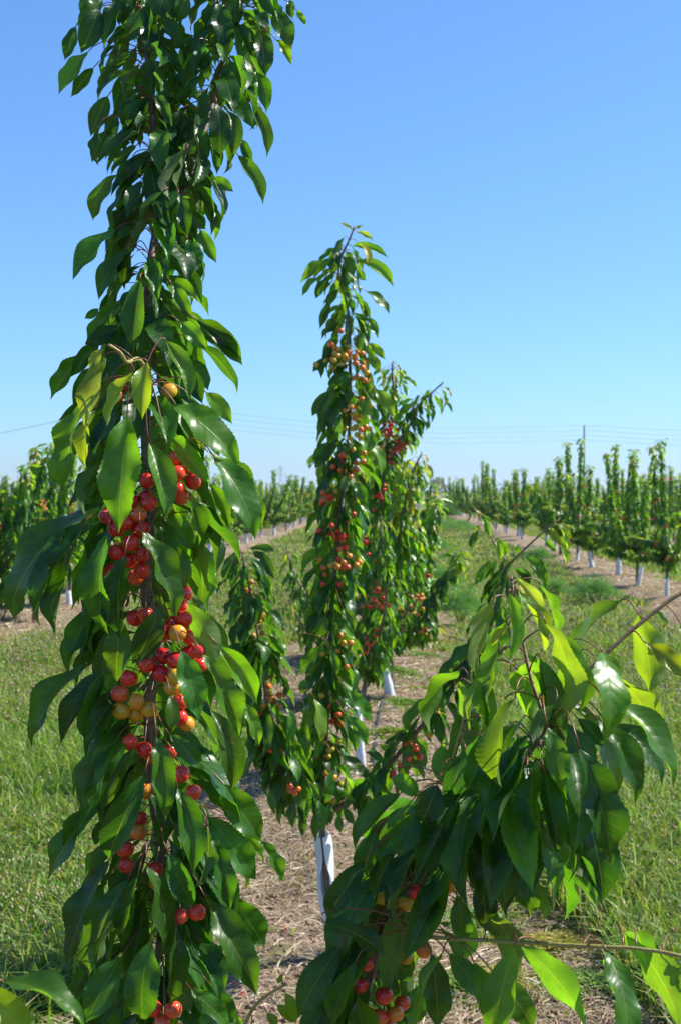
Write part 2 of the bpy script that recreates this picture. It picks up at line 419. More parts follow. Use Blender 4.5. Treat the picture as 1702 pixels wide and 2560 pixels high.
class Tree:
    def __init__(self, base, label, group=None):
        self.root = empty('cherry_tree', base); tag(self.root, label, 'tree', group)
        self.base = Vector(base); self.pinv = Matrix.Translation(-self.base)
        self.leaves, self.fruit, self.limbs = [], [], []
    def limb(self, pts, r0, r1, name='limb', mat=None, sides=8, sub=5, wob=0.0):
        n = len(pts); rad = [r0 + (r1 - r0) * (i / (n - 1)) ** 0.55 for i in range(n)]
        path, ra = smooth_path([Vector(p) for p in pts], rad, sub)
        rnd = random.Random(len(path) * 7 + n)
        ra = [r * rnd.uniform(0.92, 1.1) for r in ra]
        V, Fc = tube_geo(path, ra, sides)
        mesh_obj(name, V, Fc, mat or M_BARK, self.root)
        self.limbs.append(path); return path
    def nearest(self, p, paths=None):
        best, bd = None, 1e9
        for path in (paths or self.limbs):
            for q in path:
                d = (q - p).length + max(0, p.z - 0.01 - q.z) * 0.6
                if d < bd: best, bd = q, d
        return best
    def leaf(self, base, tip, nrm, width, col, node=None, hero=False, young=False):
        self.leaves.append((base, tip, nrm, width, col, node, hero, young))
    def heroes(self, reg, d0, text, paths=None, seed=1):
        """lines: bx by tx ty apparent-width kind depth-offset; pixels of a close view of the photo turned into leaves at their depth"""
        rnd = random.Random(seed)
        for ln in text.strip().split(';'):
            a = ln.split()
            if not a: continue
            bx, by, tx, ty, w = map(float, a[:5]); k = a[5]; dd = float(a[6]) if len(a) > 6 else rnd.uniform(-0.05, 0.02)
            d = d0(rp(reg, bx, by)) + dd if callable(d0) else d0 + dd
            s = REG[reg][2]
            b = P(*rp(reg, bx, by), d); lean = rnd.uniform(-0.25, 0.15)
            t0 = P(*rp(reg, tx, ty), d); L0 = (t0 - b).length
            t = P(*rp(reg, tx, ty), d + lean * L0)
            L = (t - b).length; ap = w / s / F * d
            W = max(ap * 1.03, 0.40 * L * rnd.uniform(0.92, 1.06)); W = min(W, 0.56 * L) if ap < 0.5 * L else ap
            roll = math.acos(min(1, ap / W))
            ax = (t - b).normalized(); view = (Vector((0, 0, CH)) - (b + t) / 2).normalized()
            n0 = (view - ax * view.dot(ax)).normalized()
            cands = []
            for sgn in (1, -1):
                n = Matrix.Rotation(sgn * roll, 3, ax) @ n0
                if k in 'uvw': n = -n
                cands.append(n)
            out = Vector((b.x - (self.nearest(b, paths).x if self.limbs else 0), 0, 0))
            n = max(cands, key=lambda q: q.z + (0.6 * q.x * (1 if out.x > 0 else -1) if abs(out.x) > 0.02 else 0))
            self.leaf(b, t, n, W, kcol(k, rnd), self.nearest(b, paths), True, k in 'ywo')
    def clothe(self, path, spacing, per, Lr, seed, s0=0.0, s1=1.0, pet=(0.02, 0.045), droop=(38, 78), kinds='ggbb', tipyoung=0.0, keep=None, taper=0.35, wr=(0.32, 0.41)):
        rnd = random.Random(seed)
        cum = [0]
        for i in range(1, len(path)): cum.append(cum[-1] + (path[i] - path[i - 1]).length)
        tot = cum[-1]; s = tot * s0; az = rnd.uniform(0, 6.28)
        while s < tot * s1:
            i = next((q for q in range(1, len(cum)) if cum[q] >= s), len(cum) - 1)
            f = (s - cum[i - 1]) / max(1e-6, cum[i] - cum[i - 1]); node = path[i - 1].lerp(path[i], min(1, max(0, f)))
            tdir = (path[i] - path[i - 1]).normalized(); u = s / tot
            for _ in range(per):
                az += 2.4 + rnd.uniform(-0.4, 0.4)
                h = Vector((math.cos(az), math.sin(az), 0)); rad = h - tdir * h.dot(tdir) * 0.7
                rad = Vector((rad.x, rad.y, max(-0.3, rad.z))).normalized()
                L = rnd.uniform(*Lr) * (1 - taper * max(0, u - 0.7) / 0.3); pl = rnd.uniform(*pet)
                nd = node + tdir * rnd.uniform(-0.012, 0.012)
                b = nd + rad * pl * 0.85 + Vector((0, 0, pl * rnd.uniform(-0.1, 0.55)))
                a = R(rnd.uniform(*droop)); rh = Vector((rad.x, rad.y, 0)); rh = rh.normalized() if rh.length > 0.1 else h
                sw = rnd.gauss(0, 0.3); rh = Matrix.Rotation(sw, 3, 'Z') @ rh
                dr = rh * math.cos(a) - Vector((0, 0, math.sin(a)))
                n = rh * math.sin(a) + Vector((0, 0, math.cos(a))); n = Matrix.Rotation(rnd.gauss(0, 0.45), 3, dr) @ n
                t = b + dr * L
                k = rnd.choice(kinds); yg = False
                if tipyoung and u > 1 - tipyoung and rnd.random() < (u - 1 + tipyoung) / tipyoung * 1.3: k = rnd.choice('yyho'); yg = True
                if keep and not keep(b, t, L): continue
                self.leaf(b, t, n, L * rnd.uniform(*wr), kcol(k, rnd), nd, False, yg)
            s += spacing * rnd.uniform(0.7, 1.3)
    def cherry(self, c, r, ripe, node=None, stalk=True):
        self.fruit.append((c, r, ripe, node, stalk))
    def cluster(self, px, py, d, n, ripe, seed, r=0.0112, paths=None, spread=1.0):
        rnd = random.Random(seed); c0 = P(px, py, d); node = self.nearest(c0 + Vector((0, 0, 0.05)), paths); got = []
        tries = 0
        while len(got) < n and tries < 400:
            tries += 1
            s = spread * r * (1.15 * n ** 0.42)
            v = Vector((rnd.gauss(0, 0.75), rnd.gauss(0, 0.6), rnd.gauss(0, 0.75))) * s
            rr = r * rnd.uniform(0.85, 1.1)
            if all((v - q).length > rr * 1.75 for q in got):
                got.append(v); self.cherry(c0 + v, rr, min(1, max(0, ripe + rnd.gauss(0, 0.12))), node)
    def finish(self, hd=False, limit=300):
        def score(l):
            b, t, n, w = l[:4]; m = (b + t) / 2
            px, py = proj(m); ins = -60 < px < 1760 and -60 < py < 2620
            return (2 if l[6] else 0) + (1 if ins else 0) + ((t - b).length * w / m.y ** 2) * 20 + 3 * (self.nearest(m).y - m.y)
        ls = sorted(self.leaves, key=score, reverse=True)
        meshes = HD if hd else MD
        massV, massT, massC, massU, off = [], [], [], [], 0
        petV, petF, rnd = [], [], random.Random(5)
        for q, (b, t, n, w, col, node, hero, yg) in enumerate(ls):
            M = leaf_matrix(b, t, n, w); vi = rnd.randrange(22)
            # petiole: arch from node to leaf base
            pet = None
            if node is not None and (b - node).length > 0.004:
                ax = (t - b).normalized(); Ld = (b - node).length; pr = 0.0009 if (t - b).length > 0.05 else 0.0007
                c1 = node + (b - node) * 0.45 + Vector((0, 0, 0.32 * Ld)); c2 = b - ax * 0.28 * Ld
                pts = []
                for i in range(7):
                    s = i / 6; pts.append(node * (1 - s) ** 3 + c1 * 3 * s * (1 - s) ** 2 + c2 * 3 * s * s * (1 - s) + b * s ** 3)
                pet = tube_geo(pts, [pr * 1.35] + [pr] * 6, 5, 0)
            if q < limit:
                o = bpy.data.objects.new('leaf', meshes[vi]); link(o); o.parent = self.root; o.matrix_parent_inverse = self.pinv
                o.matrix_basis = M; o.color = (*col, 1)
                if pet:
                    mesh_obj('petiole', pet[0], pet[1], M_PETIOLE, o, pinv=M.inverted())
            else:
                V, T, UV = MDA[vi]
                Vh = np.c_[V, np.ones(len(V))] @ np.array(M).T
                massV.append(Vh[:, :3]); massT.append(T + off); massC.append(np.tile(np.array(col), (len(V), 1))); massU.append(UV); off += len(V)
                if pet:
                    k0 = len(petV); petV += pet[0]; petF += [tuple(i + k0 for i in f) for f in pet[1]]
        if massV:
            me = np_mesh('foliage', np.concatenate(massV), np.concatenate(massT), np.concatenate(massC), M_LEAF_V, np.concatenate(massU))
            o = link(bpy.data.objects.new('foliage', me)); o.parent = self.root; o.matrix_parent_inverse = self.pinv; tag(o, kind='stuff')
            if petV: tag(mesh_obj('inner_petioles', petV, petF, M_PETIOLE, self.root), kind='stuff')
        fr = [list(f) for f in self.fruit]
        for _ in range(12):           # cherries touch but do not run into each other
            for i in range(len(fr)):
                for j in range(i):
                    dv = fr[i][0] - fr[j][0]; need = (fr[i][1] + fr[j][1]) * 0.95
                    if dv.length < need:
                        push = Vector((dv.x * 0.4, dv.y + (0.002 if i % 2 else -0.002), dv.z * 0.4)).normalized() * (need - dv.length) * 0.5
                        fr[i][0] = fr[i][0] + push; fr[j][0] = fr[j][0] - push
        for c, r, ripe, node, stalk in fr:
            o = bpy.data.objects.new('cherry', CHERRY_ME); link(o); o.parent = self.root; o.matrix_parent_inverse = self.pinv
            rz = rnd.uniform(0, 6.28); up = Vector((rnd.gauss(0, 0.25), rnd.gauss(0, 0.25), 1)).normalized()
            if node is not None:
                up = ((node - c).normalized() * 0.6 + up * 0.8).normalized()
            M = Matrix.Translation(c) @ up.to_track_quat('Z', 'Y').to_matrix().to_4x4() @ Matrix.Rotation(rz, 4, 'Z') @ Matrix.Scale(r, 4)
            o.matrix_basis = M; o.color = (ripe, rnd.random(), 0, 1)
            if stalk and node is not None:
                top = c + up * r * 0.62; mid = (top + node) / 2 + up * 0.012
                pts = [top.lerp(mid, s) .lerp(mid.lerp(node, s), s) for s in (0, .25, .5, .75, 1)]
                g = tube_geo(pts, [0.0007] * 5, 5); mesh_obj('stalk', g[0], g[1], M_STALK, o, pinv=M.inverted())

# ------------------------------------------------------------------ tree guards
def tube_guard(h, w, seed, parent, loc=Vector((0, 0, 0)), lean=(0, 0), pinv=None):
    rnd = random.Random(seed); V, Fc = [], []; sides, rows = 14, 9
    for i in range(rows + 1):
        z = h * i / rows; k = 1 + 0.06 * math.sin(i * 1.7 + seed) + (0.12 * rnd.random() if i < 2 else 0)
        for j in range(sides):
            a = 2 * math.pi * j / sides; rr = w / 2 * k * (1 + 0.10 * math.sin(2 * a + seed) + rnd.uniform(-0.05, 0.05))
            V.append(Vector((rr * math.cos(a) + lean[0] * i / rows, rr * math.sin(a) + lean[1] * i / rows, z + (0.012 * math.sin(a * 3 + seed) if i == rows else 0))) + loc)
    for i in range(rows):
        for j in range(sides):
            j2 = (j + 1) % sides; Fc.append((i * sides + j, i * sides + j2, (i + 1) * sides + j2, (i + 1) * sides + j))
    o = mesh_obj('trunk_guard', V, Fc, M_GUARD, parent, pinv=pinv)
    so = o.modifiers.new('thickness', 'SOLIDIFY'); so.thickness = 0.002
    return o

# ------------------------------------------------------------------ the near tree: tall leader on the left, low limb reaching to the right
def depth_leader(p):
    return float(np.interp(p[1], [-400, 0, 500, 900, 1300, 2560], [2.5, 2.3, 2.1, 1.97, 1.92, 1.9]))
def LP(x, y): return P(x, y, depth_leader((x, y)))
near = Tree((-0.26, 1.86, 0.0), 'tall cherry tree standing nearest, its drooping leaves and red fruit filling the left side', 'cherry trees of the middle row')
crotch = Vector((-0.255, 1.86, 0.5))
trunk1 = near.limb([Vector((-0.26, 1.86, -0.05)), Vector((-0.265, 1.86, 0.25)), crotch, LP(402, 2900), LP(402, 2560), LP(411, 2367), LP(416, 2286), LP(397, 2238), LP(407, 2119), LP(385, 1960), LP(378, 1841), LP(374, 1740), LP(398, 1637), LP(372, 1520), LP(366, 1440), LP(376, 1326), LP(372, 1230), LP(366, 1100), LP(366, 960), LP(368, 848), LP(368, 759), LP(377, 661), LP(390, 571), LP(386, 469), LP(383, 357), LP(379, 250), LP(368, 134), LP(361, 0), LP(352, -160), LP(350, -330)], 0.018, 0.004, 'trunk', sides=12)
br1 = near.limb([LP(389, 585), LP(421, 549), LP(457, 469), LP(497, 370), LP(515, 312), LP(542, 223), LP(573, 89), LP(587, 0), LP(600, -150), LP(606, -280)], 0.0085, 0.003, 'branch')
ysh = near.limb([P(376, 960, 1.90), P(350, 900, 1.82), P(318, 905, 1.75), P(300, 880, 1.73), P(272, 862, 1.72)], 0.004, 0.002, 'shoot', M_SHOOT_G)
# right limb
def depth_right(p): return float(np.interp(p[1], [1400, 1800, 2100, 2300, 2560], [1.50, 1.45, 1.50, 1.56, 1.62]))
def RP(x, y): return P(x, y, depth_right((x, y)))
rl = near.limb([crotch, Vector((-0.16, 1.78, 0.68)), Vector((-0.06, 1.69, 0.84)), RP(874, 2560), RP(916, 2461), RP(944, 2370), RP(994, 2272), RP(1092, 2166), RP(1183, 2089), RP(1270, 1960), RP(1345, 1845), RP(1385, 1800)], 0.013, 0.0032, 'limb', sides=10)
s_main = near.limb([RP(1372, 1830), RP(1349, 1765), RP(1322, 1680), RP(1300, 1572), RP(1286, 1510), RP(1277, 1442)], 0.0027, 0.0015, 'shoot', M_SHOOT)
s_right = near.limb([RP(1388, 1790), RP(1425, 1720), RP(1465, 1680), RP(1542, 1608), RP(1627, 1536), RP(1702, 1483), RP(1790, 1452)], 0.0029, 0.0021, 'shoot', M_SHOOT)
s_left = near.limb([RP(1085, 2172), RP(1105, 2030), RP(1119, 1948), RP(1152, 1827), RP(1179, 1733), RP(1215, 1675), RP(1262, 1612)], 0.003, 0.0017, 'shoot', M_SHOOT_G)
s_low = near.limb([RP(985, 2290), P(1040, 2335, 1.50), P(1106, 2345, 1.44), P(1232, 2352, 1.42), P(1500, 2367, 1.38), P(1584, 2371, 1.37), P(1702, 2391, 1.35), P(1800, 2440, 1.33)], 0.0026, 0.0018, 'shoot', M_SHOOT_G)
s_bot = near.limb([Vector((-0.17, 1.74, 0.55)), P(560, 2700, 1.68), P(615, 2557, 1.62), P(651, 2501, 1.6), P(716, 2460, 1.58)], 0.004, 0.0016, 'shoot', M_SHOOT_G)
s_corner = near.limb([Vector((-0.26, 1.83, 0.45)), P(-60, 2900, 1.25), P(-90, 2620, 1.08), P(-60, 2480, 1.02)], 0.006, 0.003, 'shoot', M_SHOOT_G)
LEAD, RIGHT = [trunk1, br1, ysh], [rl, s_main, s_right, s_left, s_low]

near.heroes(1, depth_leader, '''
560 1570 525 1975 150 b -.09;880 1790 1130 2020 130 b -.04;1320 60 1410 280 120 g;1230 160 1260 435 120 g -.05;1210 400 1265 635 115 g;1190 590 1270 885 100 b;
1110 870 1250 1150 110 g;1050 620 1080 890 110 g -.06;990 580 1000 890 130 g -.1;1060 330 1075 580 130 g -.06;980 990 1085 1075 70 b;920 1130 1010 1290 80 g;900 1290 990 1475 110 g;
840 1200 930 1285 90 g;830 1340 890 1520 100 g;780 1090 830 1330 110 g -.08;800 610 680 850 120 g -.06;820 840 740 1130 80 u -.1;
200 150 140 340 80 g;330 50 230 300 140 g -.05;270 290 105 530 90 b;300 380 175 545 80 g;380 540 285 765 110 g;560 560 465 740 100 g -.04;440 660 380 800 80 g;380 730 290 910 90 g;
540 815 400 980 70 g;590 880 460 1110 90 b -.05;430 980 300 1240 90 b;510 1140 410 1265 80 g;430 1280 185 1570 100 b -.04;480 1400 330 1680 100 b -.05;600 1220 515 1380 60 u -.06;
690 1075 560 1240 60 u -.08;520 1500 440 1600 70 g;430 1620 330 1760 90 g;330 1730 250 1785 50 g;450 1700 260 1910 90 b;460 1830 250 1930 80 g;530 380 480 550 50 u -.06;
350 0 210 150 90 g;460 0 360 280 110 g -.05;560 60 470 250 110 g -.07;1000 20 1030 280 130 g -.08;890 240 950 430 120 g -.06;630 340 700 440 100 g -.03;860 200 700 270 70 g;
1400 0 1415 110 70 g;1440 60 1490 145 40 h;1320 220 1415 370 60 h;720 1560 890 1690 110 b -.04;740 1590 850 1790 110 b -.06;640 200 700 480 90 g .02;790 270 850 420 90 h .03;
1120 140 1200 330 90 g;1110 400 1200 560 80 g;1130 780 1200 920 80 g;470 420 420 600 90 g;340 700 330 930 60 g;720 100 800 270 110 g -.04;960 740 990 980 100 g -.04;880 920 960 1060 110 g -.03;
600 380 540 520 90 g .02;660 620 700 760 80 b;520 880 480 1040 80 b .02;690 1400 780 1520 100 b .02;640 1450 720 1600 90 b .02;1240 -60 1330 100 110 g;700 -60 650 120 120 g -.06;820 -40 760 130 120 g -.05;280 -40 250 110 90 g
''', LEAD, 3)
near.heroes(2, depth_leader, '''
665 505 622 1120 235 h -.16;780 640 870 1045 150 b -.12;440 420 360 950 140 h -.08;545 195 470 610 115 y -.19;700 270 560 560 85 w -.2;770 220 745 520 140 y -.19;505 470 455 780 75 y -.17;
535 150 465 260 60 o -.2;900 440 1245 760 165 h -.1;1090 690 1372 1100 130 h -.06;1120 715 1335 1150 160 b -.09;880 600 1100 860 130 h -.08;870 110 990 430 120 h -.1;850 80 1010 260 90 g -.02;
940 10 1090 160 100 h -.06;1050 20 1270 240 150 b -.02;1040 130 1240 390 70 u -.02;1000 200 1090 370 90 b;1080 380 1215 545 90 h;950 240 1060 440 130 g -.03;
450 170 265 420 110 g;520 120 370 300 110 g;630 40 445 130 90 g;560 420 305 525 110 g .03;470 250 380 460 100 g .03;560 590 450 800 95 u -.04;530 740 445 1025 90 u -.05;
540 960 85 1580 170 g -.04;530 1050 220 1620 130 g -.06;430 1090 290 1660 110 g -.08;565 1120 570 1645 165 b -.15;655 1230 640 1690 150 g -.13;640 1560 615 1890 150 b -.14;
745 1100 920 1560 160 b -.13;850 1160 985 1410 130 b -.05;900 1000 1010 1210 150 b -.02;960 880 1040 1200 100 b -.04;830 1500 690 1800 150 g -.07;500 1490 345 1790 150 g;550 1600 465 1820 110 g;
980 1480 1140 1800 150 v -.06;1090 850 1200 1100 110 b;950 1730 1040 2100 150 b -.14;1060 1750 1250 2180 155 b -.11;1140 1700 1345 2010 150 h -.06;1000 420 1060 640 110 b -.03;
840 20 870 300 80 g -.02;930 460 1050 680 110 b -.06;730 740 700 860 110 g -.02;1120 1080 1010 1260 80 b .02;560 1000 480 1240 110 g .02;900 1180 960 1400 120 b .02;1010 1450 1070 1560 80 u
''', LEAD, 4)
near.heroes(3, depth_leader, '''
480 20 170 460 120 g -.02;540 60 320 440 120 g -.05;545 80 490 450 120 g -.02;1270 220 1355 450 80 h -.05;890 190 900 380 80 b -.1;890 390 1065 580 95 g -.12;1100 260 1210 680 150 b -.08;
620 400 410 760 120 g -.05;610 420 445 790 70 u -.07;690 470 530 790 140 g -.07;750 600 570 1040 190 g -.12;820 400 865 840 155 b -.16;930 670 1010 1130 180 b -.17;520 760 255 1150 115 b -.02;
540 830 495 970 80 b;1090 820 1335 1150 165 b -.05;1000 620 1200 840 80 h -.03;1170 650 1365 950 175 b -.05;1350 940 1480 1165 85 b -.03;1210 840 1380 1070 95 h -.02;880 1010 1020 1290 170 g -.13;
1110 940 1205 1310 140 g -.1;1210 1240 1385 1490 165 b -.07;1080 1250 1345 1760 190 b -.12;1080 880 1010 1200 70 u -.13;570 1050 350 1600 140 g -.08;560 1150 500 1320 60 u -.06;
670 1150 480 1680 150 g -.13;640 1340 500 1650 65 u -.14;720 1130 640 1500 130 g -.14;770 1080 850 1540 130 g -.15;790 700 850 1000 110 g -.07;920 1400 890 1790 140 g -.14;1050 1480 1180 1720 150 g -.08;
790 1470 760 1890 190 b -.17;640 1550 450 1900 180 g -.12;470 1580 380 1790 100 g -.05;1000 1720 1200 1920 120 b -.14;940 1680 1000 1850 90 u -.12;1100 1700 1220 1900 130 g -.06;860 1830 820 2060 140 b -.1;
640 1800 560 2080 140 g -.1;1080 1820 1140 2080 140 g -.08;1210 960 1290 1200 70 y -.03;560 1400 480 1560 120 g -.04;1020 1180 1090 1440 130 g -.06;500 1700 420 1960 120 g -.04
''', LEAD, 5)
near.heroes(3, 1.03, '-190 1690 180 1990 250 y 0;20 1680 450 1940 150 b .02', [s_corner], 6)
near.heroes(6, 1.59, '690 2080 790 2340 120 y 0;620 2190 790 2350 115 y .01;530 2260 620 2380 110 y 0;655 1920 620 2000 50 y 0;380 2380 300 2480 90 y 0;250 2280 300 2380 90 h .04', [s_bot], 7)
near.heroes(7, depth_right, '''
510 575 420 1000 115 w -.03;650 440 815 660 105 o -.01;655 510 800 880 85 y -.04;810 690 900 1240 135 w -.06;590 455 560 635 42 u 0;600 700 510 815 48 o .03;545 845 500 1280 130 h -.05;
330 1010 330 1440 150 v .0;230 1370 240 1600 140 v .01;640 1110 610 1650 150 h -.09;700 860 830 1130 100 v .03;950 810 960 1010 90 v .03;1010 850 980 1060 90 g .02;1330 640 1400 1110 225 w .02;
1370 800 1620 1000 120 y -.02;1180 990 1450 1400 150 w -.0;1140 1110 1520 1620 130 h -.05;1040 1020 920 1110 85 b -.01;820 1270 900 1630 135 b -.12;860 1140 740 1360 80 u -.08;1000 1390 1178 2046 235 g -.14;
1100 1230 1310 1700 150 g -.03;990 1220 1130 1380 90 g -.05;1150 1240 1460 1600 120 g .01;930 1430 960 1880 150 g -.07;800 1530 870 1980 170 g -.08;480 1300 370 1630 150 g -.06;360 1400 270 1720 130 g -.03;
530 1500 480 1890 160 g -.08;700 1560 650 1860 140 g -.06;1560 690 1640 900 100 y 0;760 1000 830 1160 90 v .04;620 960 690 1080 90 v .05;420 1180 400 1340 100 v .02;880 1270 950 1400 100 g -.04;1420 620 1500 700 40 u 0
''', RIGHT, 8)
near.heroes(8, depth_right, '''
570 190 410 400 80 b -.03;700 290 510 390 90 g -.08;440 430 310 640 110 g -.06;590 240 520 320 60 u -.06;900 300 930 600 110 g -.1;960 460 1060 610 90 b -.05;1150 330 1215 490 85 u -.02;820 360 850 560 90 g -.08;
690 500 650 740 100 g -.1;770 550 790 730 80 b -.06;840 560 920 700 80 b -.04;830 630 980 770 60 v -.03;300 650 520 780 70 g -.13;350 740 205 990 120 g -.1;330 930 215 1060 110 g -.08;410 790 330 1030 100 g -.12;
1000 735 1230 1030 110 v -.1;1290 780 1410 1030 90 v -.12;1360 690 1560 1030 110 v -.13;830 790 900 1030 90 b -.05;900 830 1040 1030 100 b -.07;680 760 700 1030 110 g -.1;740 760 870 920 90 b -.08;1060 510 1080 650 42 v -.03;
1540 770 1580 920 70 v -.14;620 260 560 420 100 g -.08;480 330 430 500 110 g -.02;540 400 470 560 100 g -.03;760 330 720 480 90 g -.05;860 480 870 660 90 g -.05;540 130 640 200 70 b -.02;640 300 690 480 110 g -.05;
760 180 880 250 100 g -.05;700 160 640 300 110 g -.07;1000 330 1010 520 90 g -.04;600 560 560 740 110 g .03;540 700 600 860 100 g .03;640 870 600 1030 110 g .02;820 640 800 780 80 h .02;460 880 380 1060 90 g -.05
''', RIGHT, 9)

FR1 = []
def fruit_list(tree, reg, d0, text, paths, r=0.0124):
    for ln in text.split(';'):
        a = [float(v) for v in ln.split()]
        p = rp(reg, a[0], a[1]); d = d0(p) - 0.045 + (a[3] if len(a) > 3 else random.uniform(-0.015, 0.012))
        c = P(*p, d); node = tree.nearest(c + Vector((0, 0, 0.055)), paths)
        pale = reg == 8 and a[2] < 0.35
        if pale: c = P(*p, d + 0.05)
        tree.cherry(c, r * random.uniform(0.93, 1.07), a[2], node)
        if not pale: FR1.append((p[0], p[1], d))
fruit_list(near, 2, depth_leader, '610 400 .9;628 345 .9;885 370 .25;935 738 .72;938 800 .8;972 775 .7;1005 830 .85;928 880 .85;945 915 .7;770 840 .9;755 930 .92;700 945 .8;728 1022 .6;737 1085 .85;650 1060 .85;565 1030 .85;612 1085 .85;740 1225 .9;665 1250 .95;740 1310 .85;620 1220 .85;712 1342 .7;590 1315 .8;960 1435 .9;940 1495 .9;908 1585 .95;962 1560 .8;860 1635 .85;925 1630 .3;995 1668 .75;1000 1742 .95;720 1555 .8;752 1545 .7;855 1757 .97;775 1802 .7;920 1792 .9;850 1845 .9;1032 1792 .85;675 1872 .8;915 1858 .2;1042 1730 .8;690 1170 .8;780 960 .85', LEAD)
fruit_list(near, 3, depth_leader, '630 185 .6;725 222 .27;650 258 .18;692 275 .18;770 252 .15;905 122 .15;912 78 .1;945 225 .75;945 300 .8;972 328 .3;685 430 .8;755 467 .88;795 498 .5;885 478 .8;950 595 .7 -.08;1010 690 .75 -.06;765 682 .35;725 835 .8;725 892 .4;655 990 .75;660 1072 .8;815 1100 .8;815 1152 .4;968 1332 .75 -.08;1012 1325 .82 -.08;810 1832 .88 -.1;905 1828 .65 -.1;845 1885 .6 -.1', LEAD)
fruit_list(near, 8, depth_right, '545 465 .9;510 560 .15;540 580 .15;585 580 .2;630 540 .9;440 635 .3;445 672 .1;465 708 .15;445 795 .9 -.04;430 872 .9 -.03;512 910 .93 -.04;505 982 .6 -.03;546 975 .38 -.03;577 935 .7;652 745 .4;588 770 .2;735 520 .3;530 1020 .5', RIGHT, 0.0102)

def near_keep(left, right, windows=True):
    def k(b, t, L):
        for p in (t, b.lerp(t, 0.5)):
            x, y = proj(p)
            lo = np.interp(y, [-300, 100, 300, 600, 760, 900, 1000, 1250, 1500, 1800, 2150, 2560], left)
            hi = np.interp(y, [-300, 100, 300, 600, 760, 900, 1000, 1250, 1500, 1800, 2150, 2560], right)
            if x < lo or x > hi: return False
        if windows:
            for s in (0.1, 0.3, 0.5, 0.7, 0.9):
                p = b.lerp(t, s); x, y = proj(p)
                for fx, fy, fd in FR1:
                    if p.y < fd + 0.01 and (x - fx) ** 2 + (y - fy) ** 2 < (52 if 0.2 < s < 0.8 else 34) ** 2: return False
        return True
    return k
KL = near_keep([150, 165, 220, 200, 230, 150, 170, 110, 120, 110, 140, 190], [740, 720, 650, 540, 560, 590, 590, 640, 650, 650, 660, 640])
near.clothe(trunk1, 0.025, 5, (0.105, 0.155), 21, 0.22, 0.62, (0.025, 0.05), (40, 76), 'gggb', keep=KL)
near.clothe(trunk1, 0.021, 5, (0.07, 0.115), 22, 0.62, 0.99, (0.02, 0.045), (38, 78), 'gggb', keep=KL)
near.clothe(br1, 0.022, 5, (0.07, 0.11), 23, 0.12, 0.99, (0.02, 0.045), (38, 78), 'gggb', keep=KL)
def right_keep(b, t, L):
    bx, by = proj(b); x, y = proj(t)
    if by < 1960 and bx < 1260: return False
    if y > 2310 and x > 1040: return False
    for q in (b, b.lerp(t, .5)):
        qx, qy = proj(q)
        if 2040 < qy < 2400 and qx < 858: return False
    if x < np.interp(y, [1900, 2000, 2100, 2400, 2480], [960, 880, 850, 858, 760]) or (x > 1440 and y < 1950) or x > 1500 or (y < 1950 and x < 1180): return False
    return KL(b, t, L) if False else near_win(b, t)
def near_win(b, t):
    for s in (0.1, 0.3, 0.5, 0.7, 0.9):
        p = b.lerp(t, s); x, y = proj(p)
        for fx, fy, fd in FR1:
            if p.y < fd + 0.01 and (x - fx) ** 2 + (y - fy) ** 2 < (30 if 0.2 < s < 0.8 else 20) ** 2: return False
    return True
near.clothe(rl, 0.028, 5, (0.09, 0.13), 24, 0.42, 1.0, (0.025, 0.05), (35, 78), 'gggb', keep=right_keep, taper=0)
near.clothe(rl, 0.026, 5, (0.10, 0.145), 25, 0.5, 0.97, (0.05, 0.12), (40, 80), 'ggbb', keep=right_keep, taper=0)
near.clothe(rl, 0.020, 5, (0.095, 0.14), 36, 0.48, 0.9, (0.03, 0.09), (45, 84), 'gggb', keep=right_keep, taper=0)
def hub_keep(b, t, L):
    x, y = proj(t); bx, by = proj(b)
    return by > 1800 and y < 2330 and x < 1520 and x > 1150 and near_win(b, t)
near.clothe(rl, 0.018, 5, (0.11, 0.15), 26, 0.84, 1.0, (0.04, 0.10), (50, 82), 'ggbb', keep=hub_keep, taper=0)
def young_keep(b, t, L):
    x, y = proj(t); return y < 2010 and x < 1600
near.clothe(s_main, 0.017, 1, (0.085, 0.125), 27, 0.12, 0.98, (0.03, 0.055), (55, 86), 'hhhvyb', keep=young_keep)
near.clothe(s_left, 0.024, 1, (0.085, 0.12), 28, 0.35, 0.98, (0.03, 0.05), (50, 84), 'hhhv', keep=young_keep)
near.clothe(s_right, 0.035, 1, (0.085, 0.12), 29, 0.05, 0.9, (0.03, 0.05), (40, 80), 'hhhyv', keep=young_keep)
near.clothe(s_low, 0.05, 1, (0.085, 0.12), 30, 0.1, 0.9, (0.03, 0.05), (50, 84), 'hhvb')
near.finish(hd=True, limit=300)

# ------------------------------------------------------------------ the second tree, in full view at the centre
def Q(x, y, d=4.45): return P(x, y, d)
t2 = Tree(Q(852, 2395), 'slender cherry tree in the centre with folded white trunk guard and clustered ripening fruit', 'cherry trees of the middle row')
trunk2 = t2.limb([Q(854, 2440), Q(840, 2330), Q(818, 2200), Q(807, 2090), Q(803, 2030), Q(807, 1930), Q(819, 1764), Q(827, 1611), Q(827, 1540), Q(840, 1400), Q(848, 1291), Q(868, 1129), Q(875, 1018), Q(874, 903), Q(872, 808), Q(864, 747), Q(847, 685), Q(853, 643), Q(872, 601), Q(886, 566)], 0.016, 0.003, 'trunk', sides=10)
l2 = t2.limb([Q(805, 2005), Q(757, 1967, 4.38), Q(732, 1934, 4.33), Q(703, 1876, 4.28), Q(678, 1814, 4.24), Q(664, 1739, 4.2), Q(653, 1644, 4.16), Q(637, 1540, 4.14), Q(620, 1449, 4.12), Q(606, 1387, 4.1)], 0.010, 0.003, 'limb')
